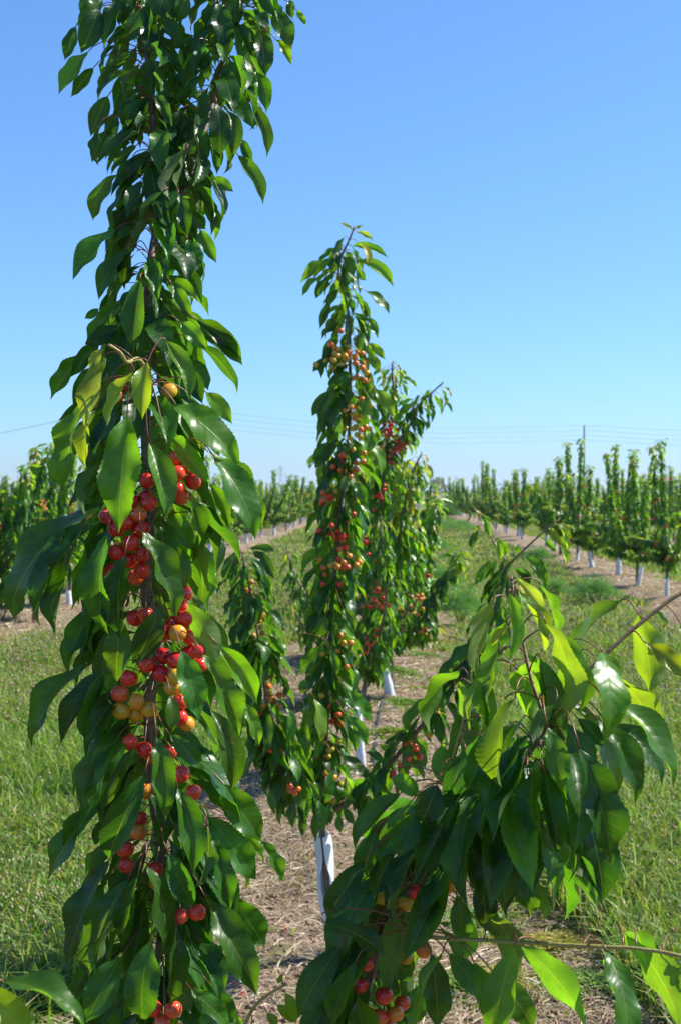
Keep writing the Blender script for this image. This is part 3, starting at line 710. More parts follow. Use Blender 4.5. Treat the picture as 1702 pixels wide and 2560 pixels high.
r2 = t2.limb([Q(812, 2035), Q(873, 2004, 4.42), Q(902, 1980, 4.4), Q(956, 1930, 4.36), Q(1014, 1863, 4.32), Q(1076, 1787, 4.28), Q(1148, 1689, 4.22), Q(1197, 1608, 4.17), Q(1233, 1527, 4.12), Q(1255, 1460, 4.1), Q(1272, 1405, 4.08)], 0.013, 0.004, 'limb')
r2a = t2.limb([Q(1270, 1412, 4.08), Q(1242, 1371, 4.08), Q(1201, 1299, 4.07), Q(1184, 1270, 4.07)], 0.0045, 0.002, 'shoot', M_SHOOT)
r2b = t2.limb([Q(1270, 1412, 4.08), Q(1322, 1362, 4.05), Q(1372, 1317, 4.03), Q(1396, 1300, 4.03)], 0.0045, 0.002, 'shoot', M_SHOOT)
t2.heroes(4, 4.45, '''
735 100 655 45 26 o;745 90 805 65 18 o;760 100 875 170 45 o;770 180 830 340 50 o -.04;730 195 970 280 70 h;680 140 620 300 55 u;590 290 395 440 80 h;510 400 405 525 60 b;700 260 740 400 60 h -.06;
750 300 1000 465 90 h;560 410 495 540 60 g;820 490 975 640 60 h;590 560 520 740 70 b;810 660 900 800 60 h;640 700 550 770 55 g;780 760 785 890 90 g -.1;840 830 950 940 60 h;830 900 915 1015 70 h;600 840 535 925 60 g;
540 930 475 1020 60 g;600 890 530 1070 70 g;580 1145 470 1310 80 g -.03;880 1130 1010 1320 90 h -.04;570 1480 470 1600 80 g;590 1520 490 1650 80 g;620 1590 540 1720 90 g -.03;830 1180 810 1330 80 b -.1;690 1690 680 1810 80 u -.12;
740 1740 820 1880 80 b -.12;560 1840 485 1930 80 g;850 1400 830 1560 80 b -.06;870 1480 920 1700 70 h;640 1720 600 1560 60 g;720 540 740 600 60 g -.08;640 480 560 590 60 b;680 400 690 470 60 b -.05;760 350 820 420 60 g;
780 540 850 670 70 g;690 1130 740 1250 70 g -.08;560 1200 560 1450 80 g;650 1180 600 1460 80 g -.05;690 1010 680 1150 80 g -.08;640 1020 600 1140 80 g -.05;820 1000 850 1150 60 h;900 1190 950 1310 80 g .05;660 1290 650 1480 60 b -.08
''', [trunk2], 11)
t2.heroes(5, 4.3, '''
180 210 35 260 70 u -.2;140 250 80 390 80 u -.18;300 290 480 340 60 g -.15;320 310 450 480 90 g -.15;240 300 140 500 90 u -.2;100 420 30 620 90 h -.2;350 440 420 560 70 b -.15;230 310 200 480 70 h -.18;
510 1240 510 1480 70 h -.1;630 1240 640 1480 90 h -.1;690 1200 720 1470 80 y -.1;570 1360 650 1580 80 b -.1;370 1520 260 1690 60 b 0;450 1400 420 1560 60 g 0;400 1540 430 1720 60 g;870 1310 940 1520 80 b -.05;880 1300 1010 1480 90 b -.03;
790 1640 750 1830 70 b -.1;710 1810 740 2000 70 b -.1;880 1670 940 1830 50 h -.05;890 1150 1040 1340 90 b 0;860 1540 1030 1700 80 g 0;470 1690 450 1900 60 b;560 1800 560 1990 70 g;610 1860 620 2030 70 g;790 900 820 1060 70 b -.1;
860 650 930 800 80 b -.06;760 700 720 830 80 g -.06;740 880 600 1060 80 g;640 1080 610 1170 60 g;1000 1520 1110 1580 60 g -.05;1200 1580 1240 1680 70 b;1080 1480 1180 1500 60 b;1500 1020 1420 1090 60 g -.05;1440 1090 1370 1200 60 g -.05;
1350 1220 1240 1400 70 b -.06;1420 1200 1390 1330 50 g -.05;870 1850 930 1960 60 g;830 1900 850 2010 60 g;780 1820 790 1960 70 g
''', None, 12)
t2.heroes(7, 4.07, '''
455 85 415 55 12 o;450 100 500 210 50 h;460 90 520 150 25 h;430 170 395 290 55 b;440 140 410 180 30 y;400 70 380 150 14 u;550 220 600 300 70 h;530 230 560 330 50 h;660 250 650 300 40 h;680 310 825 490 70 h;740 300 820 500 80 b;
830 150 900 260 50 y;850 190 925 380 50 y;880 130 930 300 40 y;800 220 870 290 50 h;900 130 930 240 25 o;500 340 415 480 60 b;540 340 460 450 50 u;570 380 480 520 60 g;600 330 560 420 60 u;640 380 740 440 60 g;680 400 720 480 60 g;
520 430 480 560 60 g;560 460 520 560 60 g;620 480 660 600 70 g;540 600 500 720 60 g;480 680 380 720 50 g;400 800 270 950 70 g;330 880 200 990 60 g;280 960 180 1010 50 g;440 760 480 860 60 b
''', [r2, r2a, r2b], 13)
FR2 = []
def cl(tree, reg, d, text, paths, r, store, wr):
    for i, ln in enumerate(text.split(';')):
        x, y, n, rp_ = ln.split(); p = rp(reg, float(x), float(y))
        tree.cluster(p[0], p[1], d, int(n), float(rp_) - (0.1 if store is FR2 else 0), 500 + i + reg * 50, r, paths); store.append((p[0], p[1], wr * (0.7 + 0.12 * min(int(n), 8)), d))
cl(t2, 4, 4.39, '650 880 6 .35;640 960 8 .22;705 940 3 .4;780 920 4 .5;740 962 2 .7;770 1040 5 .4;685 750 1 .5;730 790 1 .3;655 840 2 .55;762 1200 4 .7;720 1235 3 .35;850 1200 2 .7;735 1320 4 .2;745 1405 7 .12;790 1385 2 .4;755 1530 4 .3;650 1600 4 .8;755 1615 4 .75;740 1690 6 .15;590 1845 6 .75;625 1795 2 .6;720 1840 3 .75;750 1940 1 .6', [trunk2], 0.0108, FR2, 10)
cl(t2, 5, 4.39, '835 190 9 .85;790 180 4 .8;920 150 1 .9;900 375 8 .55;820 400 5 .5;730 400 2 .6;770 465 2 .85;850 520 1 .7;870 820 3 .4;840 880 2 .4;715 930 1 .2;885 1005 2 .6;815 1090 1 .2;765 1180 1 .2;745 1270 1 .7;780 1325 3 .8;835 1320 3 .75;760 1525 3 .22;815 1500 2 .25;730 1480 1 .2;830 1670 4 .3;790 1800 4 .15;660 1815 1 .15;770 1650 2 .4', [trunk2], 0.0108, FR2, 10)
cl(t2, 5, 4.22, '550 1730 5 .6;500 1510 1 .9;430 1520 2 .6;310 530 6 .5;300 650 2 .55;350 790 7 .35;390 880 1 .7;385 1070 2 .7;440 1130 3 .4;400 1220 3 .65;440 1255 3 .45;360 1300 1 .8', [l2], 0.0108, FR2, 10)
cl(t2, 5, 4.28, '1170 1650 4 .85;1210 1610 1 .8;1295 1500 5 .7;1370 1260 1 .7;1440 1270 2 .5;1370 1410 1 .3;1270 1470 1 .6', [r2], 0.0108, FR2, 10)
cl(t2, 7, 4.12, '490 740 1 .6;495 820 2 .6;480 890 3 .5', [r2], 0.0108, FR2, 9)
def keep2(lo=None, hi=None, ys=None):
    def k(b, t, L):
        if ys is not None:
            for p in (t, b.lerp(t, 0.6)):
                x, y = proj(p)
                if x < np.interp(y, ys, lo) or x > np.interp(y, ys, hi): return False
        for s in (0.15, 0.4, 0.65, 0.9):
            p = b.lerp(t, s); x, y = proj(p)
            for fx, fy, fr, fd in FR2:
                if p.y < fd + 0.02 and (x - fx) ** 2 + (y - fy) ** 2 < fr * fr: return False
        return True
    return k
YS2 = [540, 700, 850, 1000, 1150, 1300, 1500, 1700, 1850, 2100]
KT2 = keep2([760, 750, 785, 775, 775, 765, 745, 735, 720, 740], [985, 985, 960, 985, 990, 975, 960, 965, 960, 930], YS2)
t2.clothe(trunk2, 0.027, 5, (0.10, 0.145), 31, 0.235, 0.97, (0.02, 0.045), (40, 78), 'ggbbh', keep=KT2)
t2.clothe(l2, 0.019, 5, (0.095, 0.14), 32, 0.10, 0.98, (0.02, 0.04), (45, 80), 'ggb', keep=keep2())
t2.clothe(r2, 0.030, 4, (0.09, 0.13), 33, 0.12, 0.99, (0.02, 0.04), (45, 80), 'ggb', keep=keep2())
t2.finish(hd=False, limit=300)
# folded white guard of the second tree: a sheet wrapped round the trunk, its front seam gaping half way up
def folded_guard():
    rows = 18; cen = lambda f: Q(float(np.interp(f, [0, .3, .6, 1], [852, 830, 812, 806])), 2400 - 328 * f); V, Fc = [], []
    for i in range(rows + 1):
        f = i / rows; c = cen(f); w = 0.028 * (1 + 0.10 * math.sin(f * 7)) * (0.86 if f > 0.9 else 1)
        gap = 0.020 * math.exp(-((f - 0.60) / 0.10) ** 2) + 0.0015 + (0.012 if f > 0.97 else 0)
        # outline: seam left edge, left corner, back, right corner, seam right edge
        prof = [(-gap - 0.003, -w * 1.0), (-w * 0.55, -w * 0.45), (-w, 0.0), (-w * 0.4, w * 0.8), (w * 0.3, w * 0.9), (w * 1.15, 0.1 * w), (w * 0.6, -w * 0.5), (gap, -w * 0.92)]
        for x, y in prof: V.append(c + Vector((x + 0.003 * math.sin(f * 11), y, -0.02 if (i == rows and abs(x) > w * .5) else 0)))
    m = 8
    for i in range(rows):
        for j in range(m - 1):
            Fc.append((i * m + j, i * m + j + 1, (i + 1) * m + j + 1, (i + 1) * m + j))
    o = mesh_obj('trunk_guard', V, Fc, M_GUARD, t2.root, smooth=False)
    so = o.modifiers.new('thickness', 'SOLIDIFY'); so.thickness = 0.0022
folded_guard()

# ------------------------------------------------------------------ the third tree, behind and to the right of the second
D3 = 7.2
def T(x, y, d=D3): return P(x, y, d)
t3 = Tree(T(905, 1950), 'bushy cherry tree directly behind the slender one, with dark red fruit and yellow shoot tips', 'cherry trees of the middle row')
tr3 = t3.limb([T(905, 1970), T(900, 1900), T(896, 1790), T(915, 1700), T(930, 1600), T(942, 1420), T(952, 1280), T(960, 1180), T(972, 1080), T(984, 1000), T(980, 940), T(981, 902)], 0.024, 0.005, 'trunk', sides=8)
b3 = t3.limb([T(962, 1170), T(990, 1110, 7.15), T(1020, 1070, 7.1), T(1040, 1020, 7.1), T(1075, 985, 7.1), T(1108, 955, 7.1)], 0.011, 0.004, 'limb')
c3 = t3.limb([T(935, 1560), T(975, 1440, 7.05), T(1000, 1330, 7.0), T(1015, 1240, 7.0), T(1030, 1180, 7.0), T(1053, 1135, 7.0)], 0.013, 0.004, 'limb')
d3 = t3.limb([T(915, 1700), T(945, 1600, 6.9), T(965, 1500, 6.8), T(958, 1420, 6.78), T(954, 1350, 6.78), T(952, 1290, 6.78)], 0.012, 0.003, 'limb')
e3 = t3.limb([T(910, 1720), T(960, 1620, 7.3), T(1010, 1540, 7.4), T(1050, 1492, 7.4)], 0.012, 0.005, 'limb')
f3 = t3.limb([T(900, 1760), T(830, 1600, 7.4), T(760, 1480, 7.6), T(725, 1400, 7.7), T(715, 1365, 7.7)], 0.012, 0.004, 'limb')
g3 = t3.limb([T(905, 1740), T(820, 1640, 6.9), T(760, 1570, 6.8), T(722, 1500, 6.8)], 0.011, 0.004, 'limb')
h3 = t3.limb([T(925, 1620), T(1000, 1500, 7.5), T(1035, 1380, 7.6), T(1045, 1300, 7.6)], 0.011, 0.004, 'limb')
FR3 = []
cl(t3, 9, 7.12, '390 1040 9 .95;375 1110 3 .85;420 1175 4 .6;490 1260 2 .6;560 1330 7 .7;630 1300 3 .9;500 1390 4 .75;440 1510 4 .85;240 2070 5 .85;290 1960 3 .8;205 2240 1 .8;300 1380 2 .5', [tr3, b3], 0.0112, FR3, 10)
cl(t3, 5, 6.85, '985 240 5 .75;1015 340 2 .85;1075 550 8 .72;1035 630 7 .78;1100 630 6 .62;1000 880 9 .75;1075 795 2 .8;920 650 2 .6;970 200 2 .8;1070 470 3 .85', [d3, tr3], 0.0112, FR3, 10)
cl(t3, 5, 7.4, '1315 580 8 .32;1265 655 6 .27;1200 755 3 .5;1230 690 3 .3', [e3], 0.0112, FR3, 12)
def keep3(b, t, L):
    for s in (0.15, 0.4, 0.65, 0.9):
        p = b.lerp(t, s); x, y = proj(p)
        for fx, fy, fr, fd in FR3:
            if p.y < fd + 0.02 and (x - fx) ** 2 + (y - fy) ** 2 < fr * fr: return False
    return True
t3.heroes(9, 7.1, '''
455 180 430 120 14 o;460 170 500 150 12 o;510 170 570 290 40 o;510 270 510 520 60 y;350 210 320 400 40 y;300 240 165 335 60 b;570 350 800 500 70 h;570 400 670 460 50 b;1010 590 840 680 70 h;1060 600 1130 885 70 y;
1150 480 1275 640 40 o;1140 520 1170 790 50 y;1180 690 1285 855 60 h;960 740 980 1000 60 h;930 850 905 1110 60 b;770 660 510 780 60 h;720 730 540 860 80 h;820 800 780 1170 80 g;650 800 500 1080 80 g;780 640 790 750 40 b;
850 1440 830 1380 12 o;870 1440 950 1560 40 o;720 1510 600 1640 40 y;870 1500 900 1700 40 y;850 1610 980 1860 50 y;750 1660 1050 1720 50 h;820 1700 890 1940 50 y;690 1780 900 2080 60 y;600 1680 640 1880 40 y;540 1760 580 2020 50 y;
500 1480 530 1700 30 y;600 1850 720 2060 80 h;580 440 640 640 60 b;380 400 400 560 60 b
''', None, 14)
t3.clothe(tr3, 0.030, 5, (0.09, 0.135), 41, 0.30, 0.98, (0.02, 0.045), (40, 78), 'ggbbh', 0.1, keep=keep3)
t3.clothe(b3, 0.026, 4, (0.08, 0.11), 42, 0.15, 0.86, (0.02, 0.04), (45, 80), 'ggbh', 0.0, keep=keep3)
t3.clothe(c3, 0.024, 5, (0.09, 0.14), 43, 0.12, 0.95, (0.02, 0.06), (40, 80), 'bbhh', 0.45, keep=keep3)
t3.clothe(d3, 0.026, 5, (0.085, 0.12), 44, 0.1, 0.98, (0.02, 0.04), (45, 80), 'gbbh', 0.15, keep=keep3)
t3.clothe(e3, 0.05, 3, (0.06, 0.09), 45, 0.3, 0.98, (0.02, 0.04), (45, 80), 'gbb', keep=keep3)
t3.clothe(f3, 0.05, 4, (0.09, 0.12), 46, 0.2, 0.99, (0.02, 0.04), (45, 80), 'ggb', 0.15)
t3.clothe(g3, 0.05, 4, (0.085, 0.11), 47, 0.35, 0.99, (0.02, 0.04), (45, 80), 'bbh', 0.3)
t3.clothe(h3, 0.035, 5, (0.09, 0.12), 48, 0.1, 0.99, (0.02, 0.045), (40, 80), 'gbbh', 0.2)
t3.finish(hd=False, limit=300)
tube_guard(0.40, 0.05, 3, t3.root, Vector(T(905, 1950)), (-0.03, 0.0))

# ------------------------------------------------------------------ the rest of the orchard: prototypes, then one thing per tree
def proto_tree(seed, leaders, height, nleaf_scale=1.0, hmin=0.45, smax=0.75):
    rnd = random.Random(seed); trunk_top = 0.43
    TV, TF = tube_geo([Vector((0, 0, -0.05)), Vector((0.005, 0, 0.25)), Vector((0, 0.01, trunk_top + 0.06))], [0.035, 0.028, 0.024], 7)
    LV, LT, LC, off = [], [], [], 0
    CV, CT, CC, coff = [], [], [], 0
    paths = []
    for i in range(leaders):
        az = 6.28 * i / leaders + rnd.uniform(-0.4, 0.4); spread = rnd.uniform(0.25, smax) if i else 0.10
        h = height * (1.0 if i == 0 else rnd.uniform(hmin, 1.0)); pts = []
        for s in (0, .2, .45, .7, 1):
            rr = spread * (s ** 0.6); pts.append(Vector((rr * math.cos(az) + rnd.uniform(-.03, .03), rr * math.sin(az) + rnd.uniform(-.03, .03), trunk_top + (h - trunk_top) * s)))
        path, ra = smooth_path(pts, [0.018, 0.015, 0.012, 0.008, 0.004], 4); paths.append(path)
        v, f = tube_geo(path, ra, 5, len(TV)); TV += v; TF += f
    for i in range(leaders + 3):      # low side shoots
        az = rnd.uniform(0, 6.28); z0 = trunk_top + rnd.uniform(0.0, 0.5); l = rnd.uniform(0.35, 0.75)
        pts = [Vector((0, 0, z0)), Vector((math.cos(az) * l * .5, math.sin(az) * l * .5, z0 + .07)), Vector((math.cos(az) * l, math.sin(az) * l, z0 + .15))]
        path, ra = smooth_path(pts, [0.011, 0.008, 0.004], 4); paths.append(path)
        v, f = tube_geo(path, ra, 4, len(TV)); TV += v; TF += f
    for pi, path in enumerate(paths):
        n = len(path); L = sum((path[i + 1] - path[i]).length for i in range(n - 1)); cnt = int(L / 0.0085 * nleaf_scale)
        az = rnd.uniform(0, 6.28); bulge = rnd.uniform(0.8, 1.25)
        for q in range(cnt):
            u = (q + rnd.random()) / cnt
            if pi < leaders and u < 0.1: continue
            x = u * (n - 1); i = min(int(x), n - 2); node = path[i].lerp(path[i + 1], x - i); az += 2.4
            h = Vector((math.cos(az), math.sin(az), 0)); sp = (0.025 + 0.13 * rnd.random() * max(0, 1 - 1.3 * u)) * bulge
            b = node + h * sp * rnd.uniform(0.3, 1.0) + Vector((0, 0, rnd.uniform(-.02, .03)))
            a = R((rnd.uniform(40, 80) if u < .45 else rnd.uniform(52, 86)) if u < .94 else rnd.uniform(0, 65)); ln = rnd.uniform(0.095, 0.15)
            dr = h * math.cos(a) - Vector((0, 0, math.sin(a))); nn = h * math.sin(a) + Vector((0, 0, math.cos(a)))
            nn = Matrix.Rotation(rnd.gauss(0, 0.5), 3, dr) @ nn
            k = rnd.choice('ggbbhhh') if u < 0.86 else rnd.choice('bhhyyo')
            M = leaf_matrix(b, b + dr * ln, nn, ln * rnd.uniform(0.38, 0.48)); V, T_, UV = LD[rnd.randrange(22)]
            Vh = np.c_[V, np.ones(len(V))] @ np.array(M).T
            LV.append(Vh[:, :3]); LT.append(T_ + off); LC.append(np.tile(np.array(kcol(k, rnd)), (len(V), 1))); off += len(V)
        for q in range(int(L * rnd.uniform(1.5, 5.5))):
            u = rnd.uniform(0.12, 0.72); x = u * (n - 1); i = min(int(x), n - 2); node = path[i].lerp(path[i + 1], x - i)
            ripe = min(1, max(0.1, rnd.gauss(0.62, 0.2))); az2 = rnd.uniform(0, 6.28); c0 = node + Vector((math.cos(az2), math.sin(az2), -0.3)) * rnd.uniform(0.06, 0.15)
            for c in range(rnd.randint(4, 11)):
                p = c0 + Vector((rnd.gauss(0, .017), rnd.gauss(0, .017), rnd.gauss(0, .022))); r = rnd.uniform(0.010, 0.013)
                CV.append(CH_B[0] * r + np.array(p)); CT.append(CH_B[1] + coff); coff += len(CH_B[0])
                CC.append(np.tile(np.array([min(1, max(0, ripe + rnd.gauss(0, .1))), 0, 0]), (len(CH_B[0]), 1)))
    crown = np_mesh('crown', np.concatenate(LV), np.concatenate(LT), np.concatenate(LC), M_LEAF_FAR)
    fruit = np_mesh('fruit', np.concatenate(CV), np.concatenate(CT), np.concatenate(CC), M_CHERRY_V)
    tm = bpy.data.meshes.new('trunk'); tm.from_pydata([tuple(v) for v in TV], [], TF); tm.shade_smooth(); tm.materials.append(M_BARK)
    return tm, crown, fruit
PROTO = [proto_tree(201, 5, 2.05), proto_tree(202, 5, 2.15), proto_tree(203, 4, 2.8), proto_tree(204, 4, 2.65), proto_tree(205, 5, 2.3), proto_tree(206, 6, 2.0), proto_tree(207, 4, 2.5), proto_tree(208, 10, 2.1, 1.1, 0.75, 0.95)]
def guard_mesh(seed, h, w):
    o = tube_guard(h, w, seed, None); me = o.data; me.name = 'trunk_guard'
    bpy.data.objects.remove(o); return me
GUARDS = [guard_mesh(31, 0.44, 0.10), guard_mesh(32, 0.40, 0.09), guard_mesh(33, 0.46, 0.105), guard_mesh(34, 0.38, 0.085)]
ORD = ['first', 'second', 'third', 'fourth', 'fifth', 'sixth', 'seventh', 'eighth', 'ninth', 'tenth', 'eleventh', 'twelfth']
def orchard_tree(lat, d, proto, rnd, label, group, sc=1.0, guard=True, jit=0.12):
    x = SLOPE * d + lat + rnd.uniform(-jit, jit) * (1 if jit else 0)
    z = float(ground_z(x, d)); root = empty('cherry_tree', (x, d, z)); root.rotation_euler = (0, 0, rnd.uniform(0, 6.28)); root.scale = (sc * rnd.uniform(.95, 1.1), sc * rnd.uniform(.95, 1.1), sc)
    tag(root, label, 'tree', group)
    tm, cr, fr = PROTO[proto]
    for nm, me in (('trunk', tm), ('crown', cr), ('fruit', fr)):
        o = bpy.data.objects.new(nm, me); link(o); o.parent = root
        if nm == 'fruit': tag(o, kind='stuff')
    if guard and rnd.random() < (0.85 if d > 30 else 1):
        o = bpy.data.objects.new('trunk_guard', rnd.choice(GUARDS)); link(o); o.parent = root
        o.scale = (1, 1, rnd.uniform(.75, 1.1) if lat > 0 else rnd.uniform(.5, .85)); o.rotation_euler = (rnd.uniform(-.2, .2), rnd.uniform(-.2, .2), rnd.uniform(0, 6.28))
    return root

rnd = random.Random(77)
# same row, behind the third tree
d = 9.9; n = 0
while d < 100:
    lab = ['cherry tree right behind the bushy third tree, mostly hidden by it', 'cherry tree second behind the bushy third tree, its right side showing past it'][n] if n < 2 else 'distant cherry tree hidden in line behind the bushy third tree'
    orchard_tree(ROW0 + (0.12 if n < 3 else 0), d, [1, 4, 5, 0, 6, 1, 5][n % 7], rnd, lab, 'cherry trees of the middle row', 0.94 if n < 3 else 1)
    d += rnd.uniform(2.5, 2.8); n += 1
# row to the right
right_d = [19.4, 21.7, 24.4, 26.8, 29.2]; right_p = [2, 4, 3, 1, 2]; right_s = [0.83, 0.94, 0.92, 0.98, 0.98]
d = 31.8
while d < 100: right_d.append(d); d += rnd.uniform(2.3, 2.8) * (2 if rnd.random() < .1 else 1)
desc = ['at the right edge of the picture', 'second from the right edge', 'third from the right edge', 'fourth from the right edge', 'the tall one before the utility pole']
for i, d in enumerate(right_d):
    if i < 5: lab = 'cherry tree of the right row, ' + desc[i]
    elif i < 12: lab = '%s cherry tree of the right row beyond the utility pole, counting away' % ORD[i - 5]
    else: lab = 'far cherry tree in the dense end of the right row'
    orchard_tree(4.17, d, right_p[i] if i < 5 else rnd.choice([0, 1, 4, 5, 6, 0, 5, 3]), rnd, lab, 'cherry trees of the right row', right_s[i] if i < 5 else rnd.uniform(.72, 1.18), jit=0.14)
# rows further right
for lat, d0 in ((8.6, 38), (13.0, 58)):
    d = d0
    while d < 100:
        orchard_tree(lat, d, rnd.choice([0, 1, 4, 5, 6]), rnd, 'cherry tree of the rows seen through gaps behind the right row', 'cherry trees of the farther right rows', rnd.uniform(.9, 1.05)); d += rnd.uniform(2.5, 2.9)
# row to the left
left_d = [13.9, 15.6, 18.2, 21.0]; left_p = [7, 7, 1, 7]; d = 23.6
while d < 100: left_d.append(d); d += rnd.uniform(2.3, 2.8) * (2 if rnd.random() < .1 else 1)
for i, d in enumerate(left_d):
    if i < 2: lab = ['low cherry tree cut off by the left edge, white guard at its foot', 'rounded cherry tree beside the left edge, behind the near leaves'][i]
    elif i < 11: lab = '%s cherry tree of the left row after the rounded one by the left edge' % ORD[i - 1]
    else: lab = 'far cherry tree of the left row below the pylons'
    orchard_tree(-4.4 + (0.10 if i == 0 else 0), d, left_p[i] if i < 4 else rnd.choice([0, 1, 4, 5, 7, 3]), rnd, lab, 'cherry trees of the left row', 1.0 if i < 4 else rnd.uniform(.72, 1.15), jit=0.14, guard=(i != 1))
for lat, d0 in ((-8.8, 27), (-13.2, 42)):
    d = d0
    while d < 100:
        orchard_tree(lat, d, rnd.choice([0, 1, 4, 5]), rnd, 'cherry tree of the rows seen through gaps behind the left row', 'cherry trees of the farther left rows', rnd.uniform(.88, 1.02)); d += rnd.uniform(2.5, 2.9)

# ------------------------------------------------------------------ grass, straw, weeds
def sample_zone(d0, d1, dens, margin=1.0):
    w = lambda d: 2 * (d * 0.262 + margin)
    area = (w(d0) + w(d1)) / 2 * (d1 - d0); n = int(area * dens)
    y = d0 + (d1 - d0) * np.sqrt(RNG.random(n) * (1 - (w(d0) / w(d1)) ** 2) + (w(d0) / w(d1)) ** 2) if False else RNG.uniform(d0, d1, int(n * 1.6))
    keep = RNG.random(len(y)) < w(y) / w(d1); y = y[keep]
    x = (RNG.random(len(y)) - 0.5) * w(y)
    return x, y
def blades(x, y, h, w, lean, cols):
    n = len(x); z = ground_z(x, y); a = RNG.random(n) * 6.283; la = RNG.random(n) * 6.283
    dx, dy = np.cos(a) * w / 2, np.sin(a) * w / 2; lx, ly = np.cos(la) * lean * h, np.sin(la) * lean * h
    B = np.stack([x, y, z - 0.004], 1); W = np.stack([dx, dy, np.zeros(n)], 1)
    mid = B + np.stack([lx * .35, ly * .35, h * .6], 1); tip = B + np.stack([lx, ly, h * (1 - 0.35 * lean)], 1)
    V = np.stack([B - W * .7, B + W * .7, mid - W, mid + W, tip], 1).reshape(-1, 3)
    i = np.arange(n) * 5
    T_ = np.concatenate([np.stack([i, i + 1, i + 3], 1), np.stack([i, i + 3, i + 2], 1), np.stack([i + 2, i + 3, i + 4], 1)])
    return V, T_, np.repeat(cols, 5, 0)
def joined(name, parts, mat, kind='stuff', label=None, cat=None):
    Vs, Ts, Cs, off = [], [], [], 0
    for V, T_, C in parts:
        Vs.append(V); Ts.append(T_ + off); Cs.append(C); off += len(V)
    me = np_mesh(name, np.concatenate(Vs), np.concatenate(Ts), np.concatenate(Cs), mat)
    o = link(bpy.data.objects.new(name, me)); tag(o, label, cat, None, kind); return o
def shade(base, n, v=0.35):
    return np.array(base)[None, :] * (1 + (RNG.random((n, 1)) - 0.5) * 2 * v) * (1 + (RNG.random((n, 3)) - 0.5) * 0.2)
def turf_mask(x, y, soft=0.14):
    rd = row_dist(x, y) + (vnoise(x, y, 2.0, 5) - 0.5) * 0.6
    return np.clip((rd - STRIP + 0.05) / soft, 0, 1)
GP, HEADS = [], []
for d0, d1, dens, hh, ww in ((3.4, 7.5, 5000, (0.07, 0.23), (0.004, 0.011)), (7.5, 14, 2000, (0.06, 0.20), (0.006, 0.013)), (14, 30, 520, (0.06, 0.18), (0.011, 0.022)), (30, 60, 130, (0.07, 0.18), (0.025, 0.05)), (60, 108, 34, (0.08, 0.18), (0.06, 0.10))):
    x, y = sample_zone(d0, d1, dens); patch = vnoise(x, y, 0.9, 7)
    k = RNG.random(len(x)) < turf_mask(x, y) * (0.35 + 0.65 * (vnoise(x, y, 0.35, 8) * 0.6 + patch * 0.4 > 0.33)); x, y, patch = x[k], y[k], patch[k]
    n = len(x); h = RNG.uniform(*hh, n) * (0.55 + 0.75 * patch); w = RNG.uniform(*ww, n)
    lush = np.clip((7.0 - y) / 3.0, 0, 1) * 0.5 + patch * 0.5
    c = shade((0.14, 0.245, 0.032), n) * (1 - 0.22 * lush[:, None]); dry = RNG.random(n) < 0.22; c[dry] = shade((0.30, 0.25, 0.11), dry.sum())
    ol = RNG.random(n) < 0.22; c[ol] = shade((0.27, 0.285, 0.065), ol.sum())
    GP.append(blades(x, y, h, w, RNG.uniform(0.2, 1.1, n), c))
x, y = sample_zone(3.4, 8.5, 620); k = RNG.random(len(x)) < turf_mask(x, y) * (vnoise(x, y, .8, 21) > .35); x, y = x[k], y[k]; n = len(x)
GP.append(blades(x, y, RNG.uniform(.16, .32, n), RNG.uniform(.003, .007, n), RNG.uniform(.25, .9, n), shade((0.17, 0.25, 0.04), n)))
# broad plantain leaves near the camera
x, y = sample_zone(3.4, 8.5, 620); k = RNG.random(len(x)) < turf_mask(x, y); x, y = x[k], y[k]; n = len(x)
GP.append(blades(x, y, RNG.uniform(.07, .17, n), RNG.uniform(.014, .026, n), RNG.uniform(.3, 1.2, n), shade((0.09, 0.18, 0.028), n)))
joined('grass', GP, M_GRASS, label='green grass and plantain growing in the alleys between the tree rows', cat='grass')
# seed heads on thin stems
HP = []
octV = np.array([(1, 0, 0), (-1, 0, 0), (0, 1, 0), (0, -1, 0), (0, 0, 1.9), (0, 0, -1.9)], float); octT = np.array([(0, 2, 4), (2, 1, 4), (1, 3, 4), (3, 0, 4), (2, 0, 5), (1, 2, 5), (3, 1, 5), (0, 3, 5)])
for d0, d1, dens, r in ((3.6, 8, 420, 0.0045), (8, 14, 330, 0.0058), (14, 26, 80, 0.008), (26, 48, 20, 0.015)):
    x, y = sample_zone(d0, d1, dens); k = RNG.random(len(x)) < turf_mask(x, y, 0.3) * np.where(x < 0, 1.0, 0.75) * np.clip(vnoise(x, y, 0.5, 9) * 1.7 - 0.15, 0.1, 1); x, y = x[k], y[k]; n = len(x)
    h = RNG.uniform(.10, .24, n); lean = RNG.normal(0, .12, (n, 2)) * h[:, None]; z = ground_z(x, y)
    c = shade((0.37, 0.33, 0.19), n, .25); br = RNG.random(n) < 0.3; c[br] = shade((0.25, 0.16, 0.09), br.sum())
    ctr = np.stack([x + lean[:, 0], y + lean[:, 1], z + h], 1); rr = r * RNG.uniform(.7, 1.3, n)
    V = (octV[None] * rr[:, None, None] + ctr[:, None]).reshape(-1, 3); T_ = (octT[None] + (np.arange(n) * 6)[:, None, None]).reshape(-1, 3)
    HP.append((V, T_, np.repeat(c, 6, 0)))
    sw = r * 0.3; B = np.stack([x, y, z], 1); V = np.stack([B + [sw, 0, 0], B - [sw, 0, 0], ctr], 1).reshape(-1, 3)
    HP.append((V, np.arange(n * 3).reshape(-1, 3), np.repeat(shade((0.15, 0.17, 0.05), n), 3, 0)))
joined('seed_heads', HP, M_STRAW, label='pale seed heads on thin stems above the alley grass', cat='seed heads')
